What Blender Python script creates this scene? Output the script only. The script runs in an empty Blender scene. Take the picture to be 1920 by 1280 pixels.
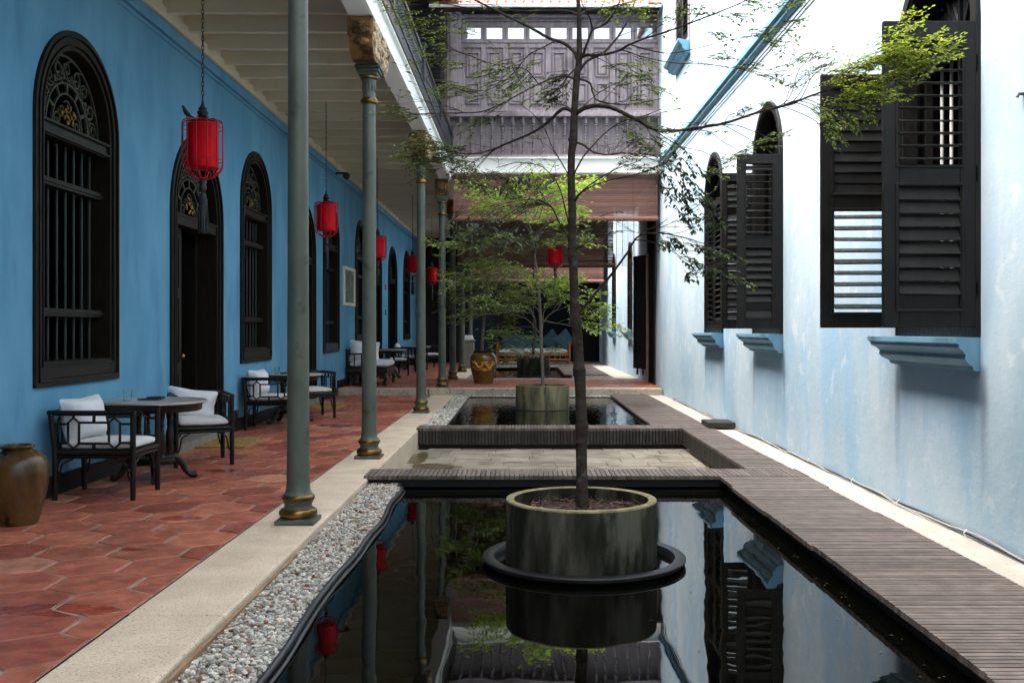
import bpy, math, random
import numpy as np
from mathutils import Vector, Matrix, noise as mnoise
R = math.radians
PI = math.pi
S = bpy.context.scene
COL = S.collection
random.seed(11)

# ------------------------------------------------------------------ camera
cam_d = bpy.data.cameras.new('camera')
cam = bpy.data.objects.new('camera', cam_d)
COL.objects.link(cam)
cam.location = (0, 0, 1.4)
cam.rotation_euler = (R(90), 0, 0)
cam_d.lens = 35
cam_d.sensor_width = 36
cam_d.shift_x = -20 / 1920
cam_d.shift_y = -22 / 1920
cam_d.clip_start = 0.05
cam_d.clip_end = 400
S.camera = cam

# ------------------------------------------------------------------ sky, sun, exposure
W = bpy.data.worlds.new('World')
S.world = W
W.use_nodes = True
wn = W.node_tree.nodes
wl = W.node_tree.links
wn.clear()
w_out = wn.new('ShaderNodeOutputWorld')
w_bg = wn.new('ShaderNodeBackground')
w_sky = wn.new('ShaderNodeTexSky')
w_sky.sky_type = 'NISHITA'
w_sky.sun_disc = False
SUN_EL = R(60)
SUN_AZ = R(-97)        # measured from +Y towards +X: the sun stands to the left, slightly behind the viewer
w_sky.sun_elevation = SUN_EL
w_sky.sun_rotation = SUN_AZ
w_sky.altitude = 0
w_sky.air_density = 1.0
w_sky.dust_density = 7.0
w_sky.ozone_density = 0.6
w_hsv = wn.new('ShaderNodeHueSaturation')
w_hsv.inputs['Saturation'].default_value = 0.10     # bright cloud cover
wl.new(w_sky.outputs[0], w_hsv.inputs['Color'])
wl.new(w_hsv.outputs[0], w_bg.inputs['Color'])
w_bg.inputs['Strength'].default_value = 0.15
wl.new(w_bg.outputs[0], w_out.inputs[0])

sun_d = bpy.data.lights.new('sun', 'SUN')
sun_d.energy = 0.85
sun_d.angle = R(26)
sun_d.color = (1.0, 0.95, 0.87)
sun = bpy.data.objects.new('sun', sun_d)
COL.objects.link(sun)
sd = Vector((math.sin(SUN_AZ) * math.cos(SUN_EL), math.cos(SUN_AZ) * math.cos(SUN_EL), math.sin(SUN_EL)))
sun.rotation_euler = sd.to_track_quat('Z', 'Y').to_euler()
sun.location = (-6, -3, 14)

S.view_settings.view_transform = 'Standard'
S.view_settings.look = 'None'
S.view_settings.gamma = 1
S.view_settings.exposure = 2.72
S.cycles.use_denoising = True
S.cycles.max_bounces = 10
S.cycles.diffuse_bounces = 6
S.cycles.glossy_bounces = 4
S.cycles.transmission_bounces = 6
S.cycles.transparent_max_bounces = 8
S.cycles.sample_clamp_indirect = 6

# ------------------------------------------------------------------ helpers
WLOC = {}


class MB:
    """collects faces and links them as one mesh object"""

    def __init__(s):
        s.v = []
        s.f = []
        s.m = []
        s.c = []          # optional colour per face
        s.mi = 0
        s.col = None

    def add(s, vs, fs):
        b = len(s.v)
        s.v.extend(vs)
        for f in fs:
            s.f.append(tuple(b + i for i in f))
            s.m.append(s.mi)
            s.c.append(s.col)

    def box(s, x0, x1, y0, y1, z0, z1):
        x0, x1 = min(x0, x1), max(x0, x1)
        y0, y1 = min(y0, y1), max(y0, y1)
        z0, z1 = min(z0, z1), max(z0, z1)
        s.add([(x0, y0, z0), (x1, y0, z0), (x1, y1, z0), (x0, y1, z0), (x0, y0, z1), (x1, y0, z1), (x1, y1, z1), (x0, y1, z1)],
              [(0, 3, 2, 1), (4, 5, 6, 7), (0, 1, 5, 4), (1, 2, 6, 5), (2, 3, 7, 6), (3, 0, 4, 7)])

    def obox(s, c, ax, ay, az, hx, hy, hz):
        """oriented box: centre, three axes, half sizes"""
        c = Vector(c)
        P = []
        for k in (-1, 1):
            for (i, j) in ((-1, -1), (1, -1), (1, 1), (-1, 1)):
                P.append(tuple(c + ax * (i * hx) + ay * (j * hy) + az * (k * hz)))
        s.add(P, [(0, 3, 2, 1), (4, 5, 6, 7), (0, 1, 5, 4), (1, 2, 6, 5), (2, 3, 7, 6), (3, 0, 4, 7)])

    def quad(s, a, b, c, d):
        s.add([a, b, c, d], [(0, 1, 2, 3)])

    def tube(s, pts, rad, n=8, cap=True, closed=False):
        pts = [Vector(p) for p in pts]
        N = len(pts)
        if not hasattr(rad, '__len__'):
            rad = [rad] * N
        up = None
        rings = []
        for i, p in enumerate(pts):
            if closed:
                t = pts[(i + 1) % N] - pts[i - 1]
            else:
                t = pts[min(i + 1, N - 1)] - pts[max(i - 1, 0)]
            if t.length < 1e-9:
                t = Vector((0, 0, 1))
            t.normalize()
            if up is None:
                up = Vector((0, 0, 1)) if abs(t.z) < 0.9 else Vector((1, 0, 0))
            a = t.cross(up)
            if a.length < 1e-6:
                a = t.cross(Vector((0, 1, 0)))
            a.normalize()
            b = a.cross(t)
            b.normalize()
            up = b
            rings.append([tuple(p + a * (rad[i] * math.cos(2 * PI * k / n)) + b * (rad[i] * math.sin(2 * PI * k / n))) for k in range(n)])
        vs = [q for r in rings for q in r]
        fs = []
        M_ = N if closed else N - 1
        for i in range(M_):
            j = (i + 1) % N
            for k in range(n):
                k2 = (k + 1) % n
                fs.append((i * n + k, i * n + k2, j * n + k2, j * n + k))
        if cap and not closed:
            fs.append(tuple(range(n)))
            fs.append(tuple((N - 1) * n + k for k in range(n - 1, -1, -1)))
        s.add(vs, fs)

    def lathe(s, prof, c=(0, 0, 0), n=24, a0=0.0, captop=True, capbot=True, axis='z'):
        vs = []
        for (r, z) in prof:
            for k in range(n):
                a = a0 + 2 * PI * k / n
                if axis == 'z':
                    vs.append((c[0] + r * math.cos(a), c[1] + r * math.sin(a), c[2] + z))
                elif axis == 'x':
                    vs.append((c[0] + z, c[1] + r * math.cos(a), c[2] + r * math.sin(a)))
                else:
                    vs.append((c[0] + r * math.cos(a), c[1] + z, c[2] + r * math.sin(a)))
        fs = []
        for i in range(len(prof) - 1):
            for k in range(n):
                k2 = (k + 1) % n
                fs.append((i * n + k, i * n + k2, (i + 1) * n + k2, (i + 1) * n + k))
        if capbot:
            fs.append(tuple(range(n - 1, -1, -1)))
        if captop:
            fs.append(tuple((len(prof) - 1) * n + k for k in range(n)))
        s.add(vs, fs)

    def blob(s, c, r, n=8, m=5, rot=None):
        """ellipsoid"""
        vs = []
        for i in range(m + 1):
            t = -PI / 2 + PI * i / m
            for k in range(n):
                a = 2 * PI * k / n
                p = Vector((r[0] * math.cos(t) * math.cos(a), r[1] * math.cos(t) * math.sin(a), r[2] * math.sin(t)))
                if rot:
                    p = rot @ p
                vs.append((c[0] + p.x, c[1] + p.y, c[2] + p.z))
        fs = []
        for i in range(m):
            for k in range(n):
                k2 = (k + 1) % n
                fs.append((i * n + k, i * n + k2, (i + 1) * n + k2, (i + 1) * n + k))
        s.add(vs, fs)

    def build(s, name, mats, parent=None, smooth=None, bevel=0.0, kind=None, sub=0, segs=2):
        off = WLOC.get(parent.name, Vector((0, 0, 0))) if parent else Vector((0, 0, 0))
        me = bpy.data.meshes.new(name)
        me.from_pydata([(v[0] - off.x, v[1] - off.y, v[2] - off.z) for v in s.v], [], s.f)
        if not isinstance(mats, (list, tuple)):
            mats = [mats]
        for m in mats:
            me.materials.append(m)
        if len(mats) > 1:
            me.polygons.foreach_set('material_index', s.m)
        if any(c is not None for c in s.c):
            at = me.color_attributes.new('tint', 'FLOAT_COLOR', 'CORNER')
            buf = []
            for f, c in zip(s.f, s.c):
                c = c or (1, 1, 1)
                buf.extend((c[0], c[1], c[2], 1.0) * len(f))
            at.data.foreach_set('color', buf)
        me.update()
        if smooth:
            me.polygons.foreach_set('use_smooth', [True] * len(me.polygons))
            me.set_sharp_from_angle(angle=R(smooth))
        o = bpy.data.objects.new(name, me)
        COL.objects.link(o)
        if parent:
            o.parent = parent
            WLOC[o.name] = off
        if bevel:
            b = o.modifiers.new('bevel', 'BEVEL')
            b.width = bevel
            b.segments = segs
            b.limit_method = 'ANGLE'
            b.angle_limit = R(50)
        if sub:
            u = o.modifiers.new('subdivision', 'SUBSURF')
            u.levels = sub
            u.render_levels = sub
        if kind:
            o['kind'] = kind
        return o


def thing(name, label, cat, loc=(0, 0, 0), group=None, rotz=0.0):
    o = bpy.data.objects.new(name, None)
    o.empty_display_size = 0.2
    COL.objects.link(o)
    o.location = loc
    o.rotation_euler = (0, 0, rotz)
    WLOC[o.name] = Vector(loc)
    o['label'] = label
    o['category'] = cat
    if group:
        o['group'] = group
    return o


def tag(o, label, cat, group=None):
    o['label'] = label
    o['category'] = cat
    if group:
        o['group'] = group
    return o


def dup(root, loc, rotz=0.0, label=None):
    def rec(o, par):
        c = o.copy()
        COL.objects.link(c)
        if par:
            c.parent = par
        for ch in o.children:
            rec(ch, c)
        return c
    r = rec(root, None)
    r.location = loc
    r.rotation_euler = (0, 0, rotz)
    if label:
        r['label'] = label
    return r


def smooth_path(pts, k=4):
    """Catmull-Rom through points of any dimension"""
    P = [np.array(p, float) for p in pts]
    if len(P) < 3:
        return [tuple(p) for p in P]
    out = []
    for i in range(len(P) - 1):
        p0 = P[max(i - 1, 0)]
        p1 = P[i]
        p2 = P[i + 1]
        p3 = P[min(i + 2, len(P) - 1)]
        for j in range(k):
            t = j / k
            out.append(tuple(0.5 * ((2 * p1) + (-p0 + p2) * t + (2 * p0 - 5 * p1 + 4 * p2 - p3) * t * t + (-p0 + 3 * p1 - 3 * p2 + p3) * t ** 3)))
    out.append(tuple(P[-1]))
    return out


def cushion(mb, x0, x1, y0, y1, z0, z1, puff=0.02, n=8, seed=0, jit=0.0):
    """rounded, slightly puffed box"""
    rr = random.Random(seed)
    nx, ny = n, n
    cx, cy = (x0 + x1) / 2, (y0 + y1) / 2
    hx, hy = (x1 - x0) / 2, (y1 - y0) / 2
    zc = (z0 + z1) / 2
    hz = (z1 - z0) / 2
    vs = []
    for side in (1, -1):
        for i in range(nx + 1):
            for j in range(ny + 1):
                u = -1 + 2 * i / nx
                v = -1 + 2 * j / ny
                u2 = math.copysign(abs(u) ** 0.8, u)
                v2 = math.copysign(abs(v) ** 0.8, v)
                e = max(abs(u2), abs(v2))
                ed = (1 - e ** 6) ** 0.5 if e < 1 else 0.0
                h = hz * (0.55 + 0.45 * ed) + puff * (1 - u2 * u2) * (1 - v2 * v2)
                if side < 0:
                    h = hz * (0.55 + 0.45 * ed)
                k = 1 - 0.03 * (1 - ed)
                vs.append((cx + hx * u2 * k + rr.uniform(-jit, jit), cy + hy * v2 * k + rr.uniform(-jit, jit), zc + side * h + rr.uniform(-jit, jit)))
    N = (nx + 1) * (ny + 1)
    fs = []
    idx = lambda i, j: i * (ny + 1) + j
    for i in range(nx):
        for j in range(ny):
            fs.append((idx(i, j), idx(i + 1, j), idx(i + 1, j + 1), idx(i, j + 1)))
            fs.append((N + idx(i, j), N + idx(i, j + 1), N + idx(i + 1, j + 1), N + idx(i + 1, j)))
    for i in range(nx):
        fs.append((idx(i, 0), N + idx(i, 0), N + idx(i + 1, 0), idx(i + 1, 0)))
        fs.append((idx(i, ny), idx(i + 1, ny), N + idx(i + 1, ny), N + idx(i, ny)))
    for j in range(ny):
        fs.append((idx(0, j), idx(0, j + 1), N + idx(0, j + 1), N + idx(0, j)))
        fs.append((idx(nx, j), N + idx(nx, j), N + idx(nx, j + 1), idx(nx, j + 1)))
    mb.add(vs, fs)


# ------------------------------------------------------------------ materials
def mat(name, c1, c2=None, scale=3.0, stretch=(1, 1, 1), rough=0.6, rough2=None, bump=0.0, bscale=60.0, bstretch=None,
        metallic=0.0, spec=0.5, attr=False, obj=False, c3=None, s3=1.0, lo3=0.55, hi3=0.7, lo=0.35, hi=0.65, island=0.0, detail=6.0,
        st3=(1, 1, 1), coat=0.0, sheen=0.0):
    m = bpy.data.materials.new(name)
    m.use_nodes = True
    nt = m.node_tree
    N = nt.nodes
    L = nt.links
    b = N['Principled BSDF']
    b.inputs['Roughness'].default_value = rough
    b.inputs['Metallic'].default_value = metallic
    b.inputs['Specular IOR Level'].default_value = spec
    if coat:
        b.inputs['Coat Weight'].default_value = coat
        b.inputs['Coat Roughness'].default_value = 0.15
    if obj:
        tc = N.new('ShaderNodeTexCoord')
        vec = tc.outputs['Object']
    else:
        g = N.new('ShaderNodeNewGeometry')
        vec = g.outputs['Position']

    def nz(scale, st, det=detail, roughn=0.6):
        mp = N.new('ShaderNodeMapping')
        mp.inputs['Scale'].default_value = st
        L.new(vec, mp.inputs['Vector'])
        t = N.new('ShaderNodeTexNoise')
        t.inputs['Scale'].default_value = scale
        t.inputs['Detail'].default_value = det
        t.inputs['Roughness'].default_value = roughn
        L.new(mp.outputs[0], t.inputs['Vector'])
        return t.outputs['Fac']

    def rng(fac, a, bb, x=0.0, y=1.0):
        r = N.new('ShaderNodeMapRange')
        r.interpolation_type = 'SMOOTHSTEP'
        r.inputs['From Min'].default_value = a
        r.inputs['From Max'].default_value = bb
        r.inputs['To Min'].default_value = x
        r.inputs['To Max'].default_value = y
        L.new(fac, r.inputs['Value'])
        return r.outputs[0]

    def mix(fac, a, bb, typ='MIX'):
        x = N.new('ShaderNodeMix')
        x.data_type = 'RGBA'
        x.blend_type = typ
        for sock, val in ((x.inputs[0], fac), (x.inputs[6], a), (x.inputs[7], bb)):
            if hasattr(val, 'links'):
                L.new(val, sock)
            elif isinstance(val, (int, float)):
                sock.default_value = val
            else:
                sock.default_value = (*val, 1)
        return x.outputs[2]

    col = c1
    n1 = None
    if c2 is not None:
        n1 = rng(nz(scale, stretch), lo, hi)
        col = mix(n1, c1, c2)
    if c3 is not None:
        n3 = rng(nz(s3, st3), lo3, hi3)
        col = mix(n3, col, c3)
    if attr:
        a = N.new('ShaderNodeVertexColor')
        a.layer_name = 'tint'
        col = mix(1.0, col, a.outputs['Color'], 'MULTIPLY')
    if island:
        g2 = N.new('ShaderNodeNewGeometry')
        v = rng(g2.outputs['Random Per Island'], 0, 1, 1 - island, 1 + island)
        cc = N.new('ShaderNodeCombineColor')
        for k in range(3):
            L.new(v, cc.inputs[k])
        col = mix(1.0, col, cc.outputs[0], 'MULTIPLY')
    if hasattr(col, 'links'):
        L.new(col, b.inputs['Base Color'])
    else:
        b.inputs['Base Color'].default_value = (*col, 1)
    if rough2 is not None:
        L.new(rng(nz(scale * 2.3, stretch), 0.35, 0.65, rough, rough2), b.inputs['Roughness'])
    if bump:
        bp = N.new('ShaderNodeBump')
        bp.inputs['Strength'].default_value = 1.0
        bp.inputs['Distance'].default_value = bump
        L.new(nz(bscale, bstretch or stretch), bp.inputs['Height'])
        L.new(bp.outputs[0], b.inputs['Normal'])
    m['nodes_ready'] = 1
    return m


def bsdf(m):
    return m.node_tree.nodes['Principled BSDF']


MT = {}
MT['blue'] = mat('indigo_limewash', (0.102, 0.290, 0.452), (0.142, 0.348, 0.51), 1.4, (1, 1, 0.5), rough=0.82, bump=0.005, bscale=9, c3=(0.080, 0.232, 0.378), s3=3.0, lo3=0.50, hi3=0.76, st3=(1, 1, 0.25), spec=0.22, detail=9)
def limewash(name):
    m = bpy.data.materials.new(name)
    m.use_nodes = True
    N = m.node_tree.nodes
    L = m.node_tree.links
    b = N['Principled BSDF']
    b.inputs['Roughness'].default_value = 0.85
    b.inputs['Specular IOR Level'].default_value = 0.2
    g = N.new('ShaderNodeNewGeometry')
    pos = g.outputs['Position']
    sep = N.new('ShaderNodeSeparateXYZ')
    L.new(pos, sep.inputs[0])

    def nz(scale, st, det=6.0):
        mp = N.new('ShaderNodeMapping')
        mp.inputs['Scale'].default_value = st
        L.new(pos, mp.inputs['Vector'])
        t = N.new('ShaderNodeTexNoise')
        t.inputs['Scale'].default_value = scale
        t.inputs['Detail'].default_value = det
        t.inputs['Roughness'].default_value = 0.62
        L.new(mp.outputs[0], t.inputs['Vector'])
        return t.outputs['Fac']

    def rng(v, a, c, x=0.0, y=1.0):
        r = N.new('ShaderNodeMapRange')
        r.interpolation_type = 'SMOOTHSTEP'
        for k, val in (('From Min', a), ('From Max', c), ('To Min', x), ('To Max', y)):
            r.inputs[k].default_value = val
        L.new(v, r.inputs['Value'])
        return r.outputs[0]

    def op(o, a, c):
        x = N.new('ShaderNodeMath')
        x.operation = o
        for i, v in enumerate((a, c)):
            if hasattr(v, 'links'):
                L.new(v, x.inputs[i])
            else:
                x.inputs[i].default_value = v
        return x.outputs[0]

    def mix(f, a, c):
        x = N.new('ShaderNodeMix')
        x.data_type = 'RGBA'
        for s, v in ((x.inputs[0], f), (x.inputs[6], a), (x.inputs[7], c)):
            if hasattr(v, 'links'):
                L.new(v, s)
            else:
                s.default_value = (*v, 1)
        return x.outputs[2]
    Z, Y = sep.outputs[2], sep.outputs[1]
    col = mix(rng(nz(0.9, (1, 1, 0.6)), 0.35, 0.65), (0.33, 0.435, 0.51), (0.45, 0.52, 0.565))
    col = mix(op('MULTIPLY', rng(nz(1.6, (1, 1, 0.30)), 0.50, 0.64), 0.6), col, (0.24, 0.41, 0.58))       # older blue coats showing through
    col = mix(op('MULTIPLY', rng(nz(5.0, (1, 1, 0.13)), 0.56, 0.78), 0.55), col, (0.30, 0.43, 0.52))      # runs of washed out pigment
    col = mix(op('MULTIPLY', rng(nz(4.2, (1, 1, 1)), 0.57, 0.66), 0.5), col, (0.58, 0.61, 0.61))          # chalky patches
    # darker, bluer foot of the wall with an uneven upper edge
    foot = rng(op('ADD', Z, op('MULTIPLY', nz(1.3, (1, 1, 0.7)), 1.5)), 1.0, 2.0, 1.0, 0.0)
    col = mix(op('MULTIPLY', foot, 0.22), col, (0.245, 0.375, 0.46))
    # water runs from the sills
    for yc, hw in ((7.27, 0.75), (12.25, 0.75), (15.68, 0.75)):
        a = rng(op('ABSOLUTE', op('SUBTRACT', Y, yc), 0.0), hw - 0.16, hw + 0.10, 1.0, 0.0)
        h = rng(op('ADD', Z, op('MULTIPLY', nz(3.0, (1, 1.6, 0.25)), 0.9)), 0.70, 1.55)
        top = rng(Z, 1.12, 1.2, 1.0, 0.0)
        f = op('MULTIPLY', op('MULTIPLY', a, h), top)
        col = mix(op('MULTIPLY', f, 0.62), col, (0.19, 0.33, 0.48))
        e = rng(op('ABSOLUTE', op('SUBTRACT', op('ABSOLUTE', op('SUBTRACT', Y, yc), 0.0), hw), 0.0), 0.0, 0.09, 1.0, 0.0)
        f2 = op('MULTIPLY', op('MULTIPLY', e, top), rng(op('ADD', Z, op('MULTIPLY', nz(7.0, (1, 3, 0.2)), 0.8)), 0.55, 1.35))
        col = mix(op('MULTIPLY', f2, 0.55), col, (0.13, 0.17, 0.21))
    col = mix(op('MULTIPLY', rng(nz(26.0, (1, 1, 1)), 0.66, 0.71), 0.6), col, (0.27, 0.30, 0.33))
    L.new(col, b.inputs['Base Color'])
    bp = N.new('ShaderNodeBump')
    bp.inputs['Distance'].default_value = 0.0055
    L.new(op('ADD', op('ADD', nz(3.0, (1, 1, 1)), op('MULTIPLY', nz(9.0, (1, 0.5, 1.2)), 0.55)), op('MULTIPLY', nz(40.0, (1, 1, 1)), 0.16)), bp.inputs['Height'])
    L.new(bp.outputs[0], b.inputs['Normal'])
    return m


MT['pale'] = limewash('faded_blue_limewash')
MT['sillblue'] = mat('blue_painted_plaster', (0.115, 0.265, 0.37), (0.16, 0.32, 0.43), 4, rough=0.6, bump=0.002, bscale=50, c3=(0.085, 0.15, 0.19), s3=9, lo3=0.58, hi3=0.8)
MT['darkwood'] = mat('dark_stained_wood', (0.0058, 0.0045, 0.0034), (0.010, 0.0078, 0.0058), 6, (6, 6, 0.5), rough=0.45, bump=0.001, bscale=40, bstretch=(4, 4, 0.4), spec=0.22)
MT['shutter'] = mat('black_brown_paint', (0.0036, 0.0032, 0.0029), (0.0072, 0.0062, 0.0054), 5, (3, 3, 1), rough=0.36, rough2=0.58, bump=0.0014, bscale=45, c3=(0.028, 0.025, 0.022), s3=12, lo3=0.66, hi3=0.80, spec=0.24)
MT['bars'] = mat('green_grey_bar_paint', (0.022, 0.029, 0.026), rough=0.5, spec=0.3)
MT['whitebar'] = mat('weathered_white_bar', (0.45, 0.44, 0.41), rough=0.5)
MT['fret'] = mat('verdigris_fretwork', (0.030, 0.038, 0.030), (0.058, 0.052, 0.032), 9, rough=0.55, spec=0.3)
MT['frame_wood'] = mat('brown_frame_wood', (0.0090, 0.0066, 0.0040), (0.0165, 0.0120, 0.0074), 8, (5, 5, 0.6), rough=0.45, bump=0.001, bscale=40, spec=0.22)
MT['interior'] = mat('unlit_room_black', (0.004, 0.004, 0.0045), rough=0.9, spec=0.1)  # near-black colour stands in for the darkness of unlit rooms
MT['timber'] = mat('weathered_grey_timber', (0.185, 0.155, 0.170), (0.285, 0.245, 0.265), 5, (7, 7, 0.5), rough=0.55, bump=0.002, bscale=30, bstretch=(8, 8, 0.5), c3=(0.10, 0.08, 0.09), s3=1.3, lo3=0.48, hi3=0.75)
MT['granite_grey'] = mat('weathered_grey_granite', (0.36, 0.315, 0.25), (0.47, 0.41, 0.33), 4, rough=0.85, bump=0.008, bscale=35, c3=(0.18, 0.15, 0.11), s3=22, lo3=0.54, hi3=0.68)
MT['timber_dark'] = mat('dark_gallery_timber', (0.017, 0.0145, 0.0145), (0.03, 0.026, 0.026), 5, (5, 1, 5), rough=0.55, spec=0.3)
MT['railing'] = mat('slate_grey_rail_paint', (0.0105, 0.0115, 0.0135), (0.020, 0.022, 0.026), 6, rough=0.4)
MT['white'] = mat('white_painted_beam', (0.84, 0.83, 0.79), (0.88, 0.87, 0.84), 2, rough=0.55, c3=(0.70, 0.68, 0.62), s3=3, lo3=0.62, hi3=0.85)
MT['cream'] = mat('cream_ceiling_paint', (0.62, 0.55, 0.40), (0.68, 0.61, 0.45), 2, (0.4, 2, 1), rough=0.6, c3=(0.49, 0.42, 0.29), s3=1.5, lo3=0.6, hi3=0.85)
MT['column'] = mat('grey_green_iron_paint', (0.068, 0.080, 0.062), (0.096, 0.110, 0.088), 3, (1, 1, 0.5), rough=0.42, bump=0.002, bscale=50, c3=(0.042, 0.045, 0.032), s3=7, lo3=0.56, hi3=0.72, spec=0.38)
MT['gold'] = mat('worn_gold_paint', (0.24, 0.13, 0.034), (0.06, 0.035, 0.014), 11, (1, 1, 2.5), rough=0.30, metallic=0.9, bump=0.001, bscale=60, lo=0.42, hi=0.70)
MT['bracket'] = mat('gilded_carving', (0.25, 0.125, 0.030), (0.055, 0.026, 0.010), 8, rough=0.45, metallic=0.3, bump=0.02, bscale=20, lo=0.40, hi=0.60)
MT['bracket_pale'] = mat('pale_gilt_carving', (0.50, 0.37, 0.22), (0.12, 0.07, 0.03), 22, rough=0.5, metallic=0.15, bump=0.006, bscale=70, lo=0.45, hi=0.64)
MT['tile'] = mat('terracotta_tile', (0.62, 0.48, 0.41), (0.98, 0.80, 0.69), 6, rough=0.30, rough2=0.62, bump=0.006, bscale=7, attr=True, c3=(1.22, 1.16, 1.06), s3=9, lo3=0.57, hi3=0.80, spec=0.42)
MT['grout'] = mat('cement_grout', (0.33, 0.285, 0.235), (0.20, 0.17, 0.14), 9, rough=0.85, bump=0.002)
MT['granite'] = mat('speckled_granite', (0.56, 0.44, 0.325), (0.67, 0.535, 0.405), 3, rough=0.75, bump=0.003, bscale=90, c3=(0.28, 0.21, 0.15), s3=90, lo3=0.54, hi3=0.66)
MT['granite_pale'] = mat('pale_rendered_strip', (0.40, 0.355, 0.295), (0.47, 0.42, 0.36), 3, rough=0.85, bump=0.003, bscale=120, c3=(0.26, 0.22, 0.175), s3=30, lo3=0.58, hi3=0.74)
MT['slab'] = mat('worn_stone_slab', (0.215, 0.182, 0.135), (0.32, 0.275, 0.21), 2.5, rough=0.75, bump=0.004, bscale=30, c3=(0.10, 0.085, 0.055), s3=3.0, lo3=0.48, hi3=0.72, island=0.14)
def add_patch(m, spots, dark, rough=None):
    """damp patches that lie on the floor: (x, y, radius x, radius y)"""
    nt = m.node_tree
    N = nt.nodes
    L = nt.links
    b = bsdf(m)
    src = b.inputs['Base Color'].links[0].from_socket
    g = N.new('ShaderNodeNewGeometry')
    fac = None
    for (x, y, rx, ry) in spots:
        mp = N.new('ShaderNodeMapping')
        mp.inputs['Location'].default_value = (-x / rx, -y / ry, 0)
        mp.inputs['Scale'].default_value = (1 / rx, 1 / ry, 0)
        L.new(g.outputs['Position'], mp.inputs[0])
        ln = N.new('ShaderNodeVectorMath')
        ln.operation = 'LENGTH'
        L.new(mp.outputs[0], ln.inputs[0])
        nz = N.new('ShaderNodeTexNoise')
        nz.inputs['Scale'].default_value = 9
        nz.inputs['Detail'].default_value = 5
        L.new(g.outputs['Position'], nz.inputs['Vector'])
        ad = N.new('ShaderNodeMath')
        ad.operation = 'ADD'
        L.new(ln.outputs['Value'], ad.inputs[0])
        L.new(nz.outputs['Fac'], ad.inputs[1])
        r = N.new('ShaderNodeMapRange')
        r.interpolation_type = 'SMOOTHSTEP'
        r.inputs['From Min'].default_value = 1.35
        r.inputs['From Max'].default_value = 1.5
        r.inputs['To Min'].default_value = 1
        r.inputs['To Max'].default_value = 0
        L.new(ad.outputs[0], r.inputs['Value'])
        if fac is None:
            fac = r.outputs[0]
        else:
            mm = N.new('ShaderNodeMath')
            mm.operation = 'MAXIMUM'
            L.new(fac, mm.inputs[0])
            L.new(r.outputs[0], mm.inputs[1])
            fac = mm.outputs[0]
    x = N.new('ShaderNodeMix')
    x.data_type = 'RGBA'
    x.blend_type = 'MULTIPLY'
    L.new(fac, x.inputs[0])
    L.new(src, x.inputs[6])
    x.inputs[7].default_value = (*dark, 1)
    L.new(x.outputs[2], b.inputs['Base Color'])
    if rough is not None:
        q = N.new('ShaderNodeMix')
        q.data_type = 'FLOAT'
        L.new(fac, q.inputs[0])
        if b.inputs['Roughness'].links:
            L.new(b.inputs['Roughness'].links[0].from_socket, q.inputs[2])
        else:
            q.inputs[2].default_value = b.inputs['Roughness'].default_value
        q.inputs[3].default_value = rough
        L.new(q.outputs[0], b.inputs['Roughness'])


add_patch(MT['slab'], [(-1.15, 12.1, 0.42, 0.34), (-1.36, 13.0, 0.12, 0.7)], (0.42, 0.36, 0.22), 0.3)
add_patch(MT['tile'], [(-2.55, 7.42, 0.16, 0.12), (-2.33, 4.98, 0.34, 0.12), (-2.95, 9.9, 0.22, 0.1), (-2.75, 14.6, 0.3, 0.25), (-2.5, 6.35, 0.10, 0.05)], (0.80, 0.50, 0.40), 0.13)
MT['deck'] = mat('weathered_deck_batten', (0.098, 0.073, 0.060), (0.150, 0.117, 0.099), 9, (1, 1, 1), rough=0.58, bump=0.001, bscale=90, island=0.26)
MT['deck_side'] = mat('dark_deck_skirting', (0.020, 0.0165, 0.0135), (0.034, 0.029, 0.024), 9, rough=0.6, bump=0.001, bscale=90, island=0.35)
MT['blackvoid'] = mat('under_deck_shade', (0.006, 0.006, 0.006), rough=0.7)  # black stands in for the shade under the decks
MT['edging'] = mat('black_rubber_edging', (0.022, 0.022, 0.026), rough=0.34)
MT['stone'] = mat('pebble', (1, 1, 1), (0.75, 0.73, 0.7), 60, rough=0.8, attr=True)
MT['gravelbed'] = mat('gravel_bed', (0.16, 0.145, 0.125), (0.10, 0.09, 0.08), 40, rough=0.9)
MT['concrete'] = mat('mossy_concrete', (0.024, 0.023, 0.015), (0.082, 0.078, 0.060), 3.5, (1.3, 1.3, 0.30), rough=0.88, bump=0.006, bscale=26, c3=(0.0085, 0.0095, 0.0045), s3=3.6, lo3=0.44, hi3=0.60, st3=(1.8, 1.8, 0.40), spec=0.2, lo=0.42, hi=0.66)
MT['concrete_pale'] = mat('lichen_concrete', (0.22, 0.195, 0.11), (0.12, 0.115, 0.06), 5, (1, 1, 0.22), rough=0.8, bump=0.003, bscale=35, c3=(0.034, 0.038, 0.017), s3=3.5, lo3=0.44, hi3=0.66, st3=(1.6, 1.6, 0.3))
MT['rim'] = mat('lichened_rim', (0.30, 0.245, 0.115), (0.16, 0.145, 0.075), 12, rough=0.85, bump=0.008, bscale=50)
MT['tray'] = mat('black_tray_rim', (0.0085, 0.008, 0.0085), (0.0155, 0.0148, 0.016), 8, rough=0.45, spec=0.3)
MT['soil'] = mat('bark_mulch', (0.10, 0.036, 0.020), (0.045, 0.020, 0.013), 45, rough=0.95, bump=0.02, bscale=55)
MT['twig'] = mat('dead_twig', (0.085, 0.06, 0.042), (0.045, 0.026, 0.018), 20, rough=0.8, island=0.5)
MT['bark'] = mat('tree_bark', (0.024, 0.018, 0.014), (0.046, 0.036, 0.029), 12, (1, 1, 1.8), rough=0.9, bump=0.012, bscale=22, bstretch=(1, 1, 1.6), c3=(0.10, 0.085, 0.07), s3=11, lo3=0.58, hi3=0.70, spec=0.2)
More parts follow.
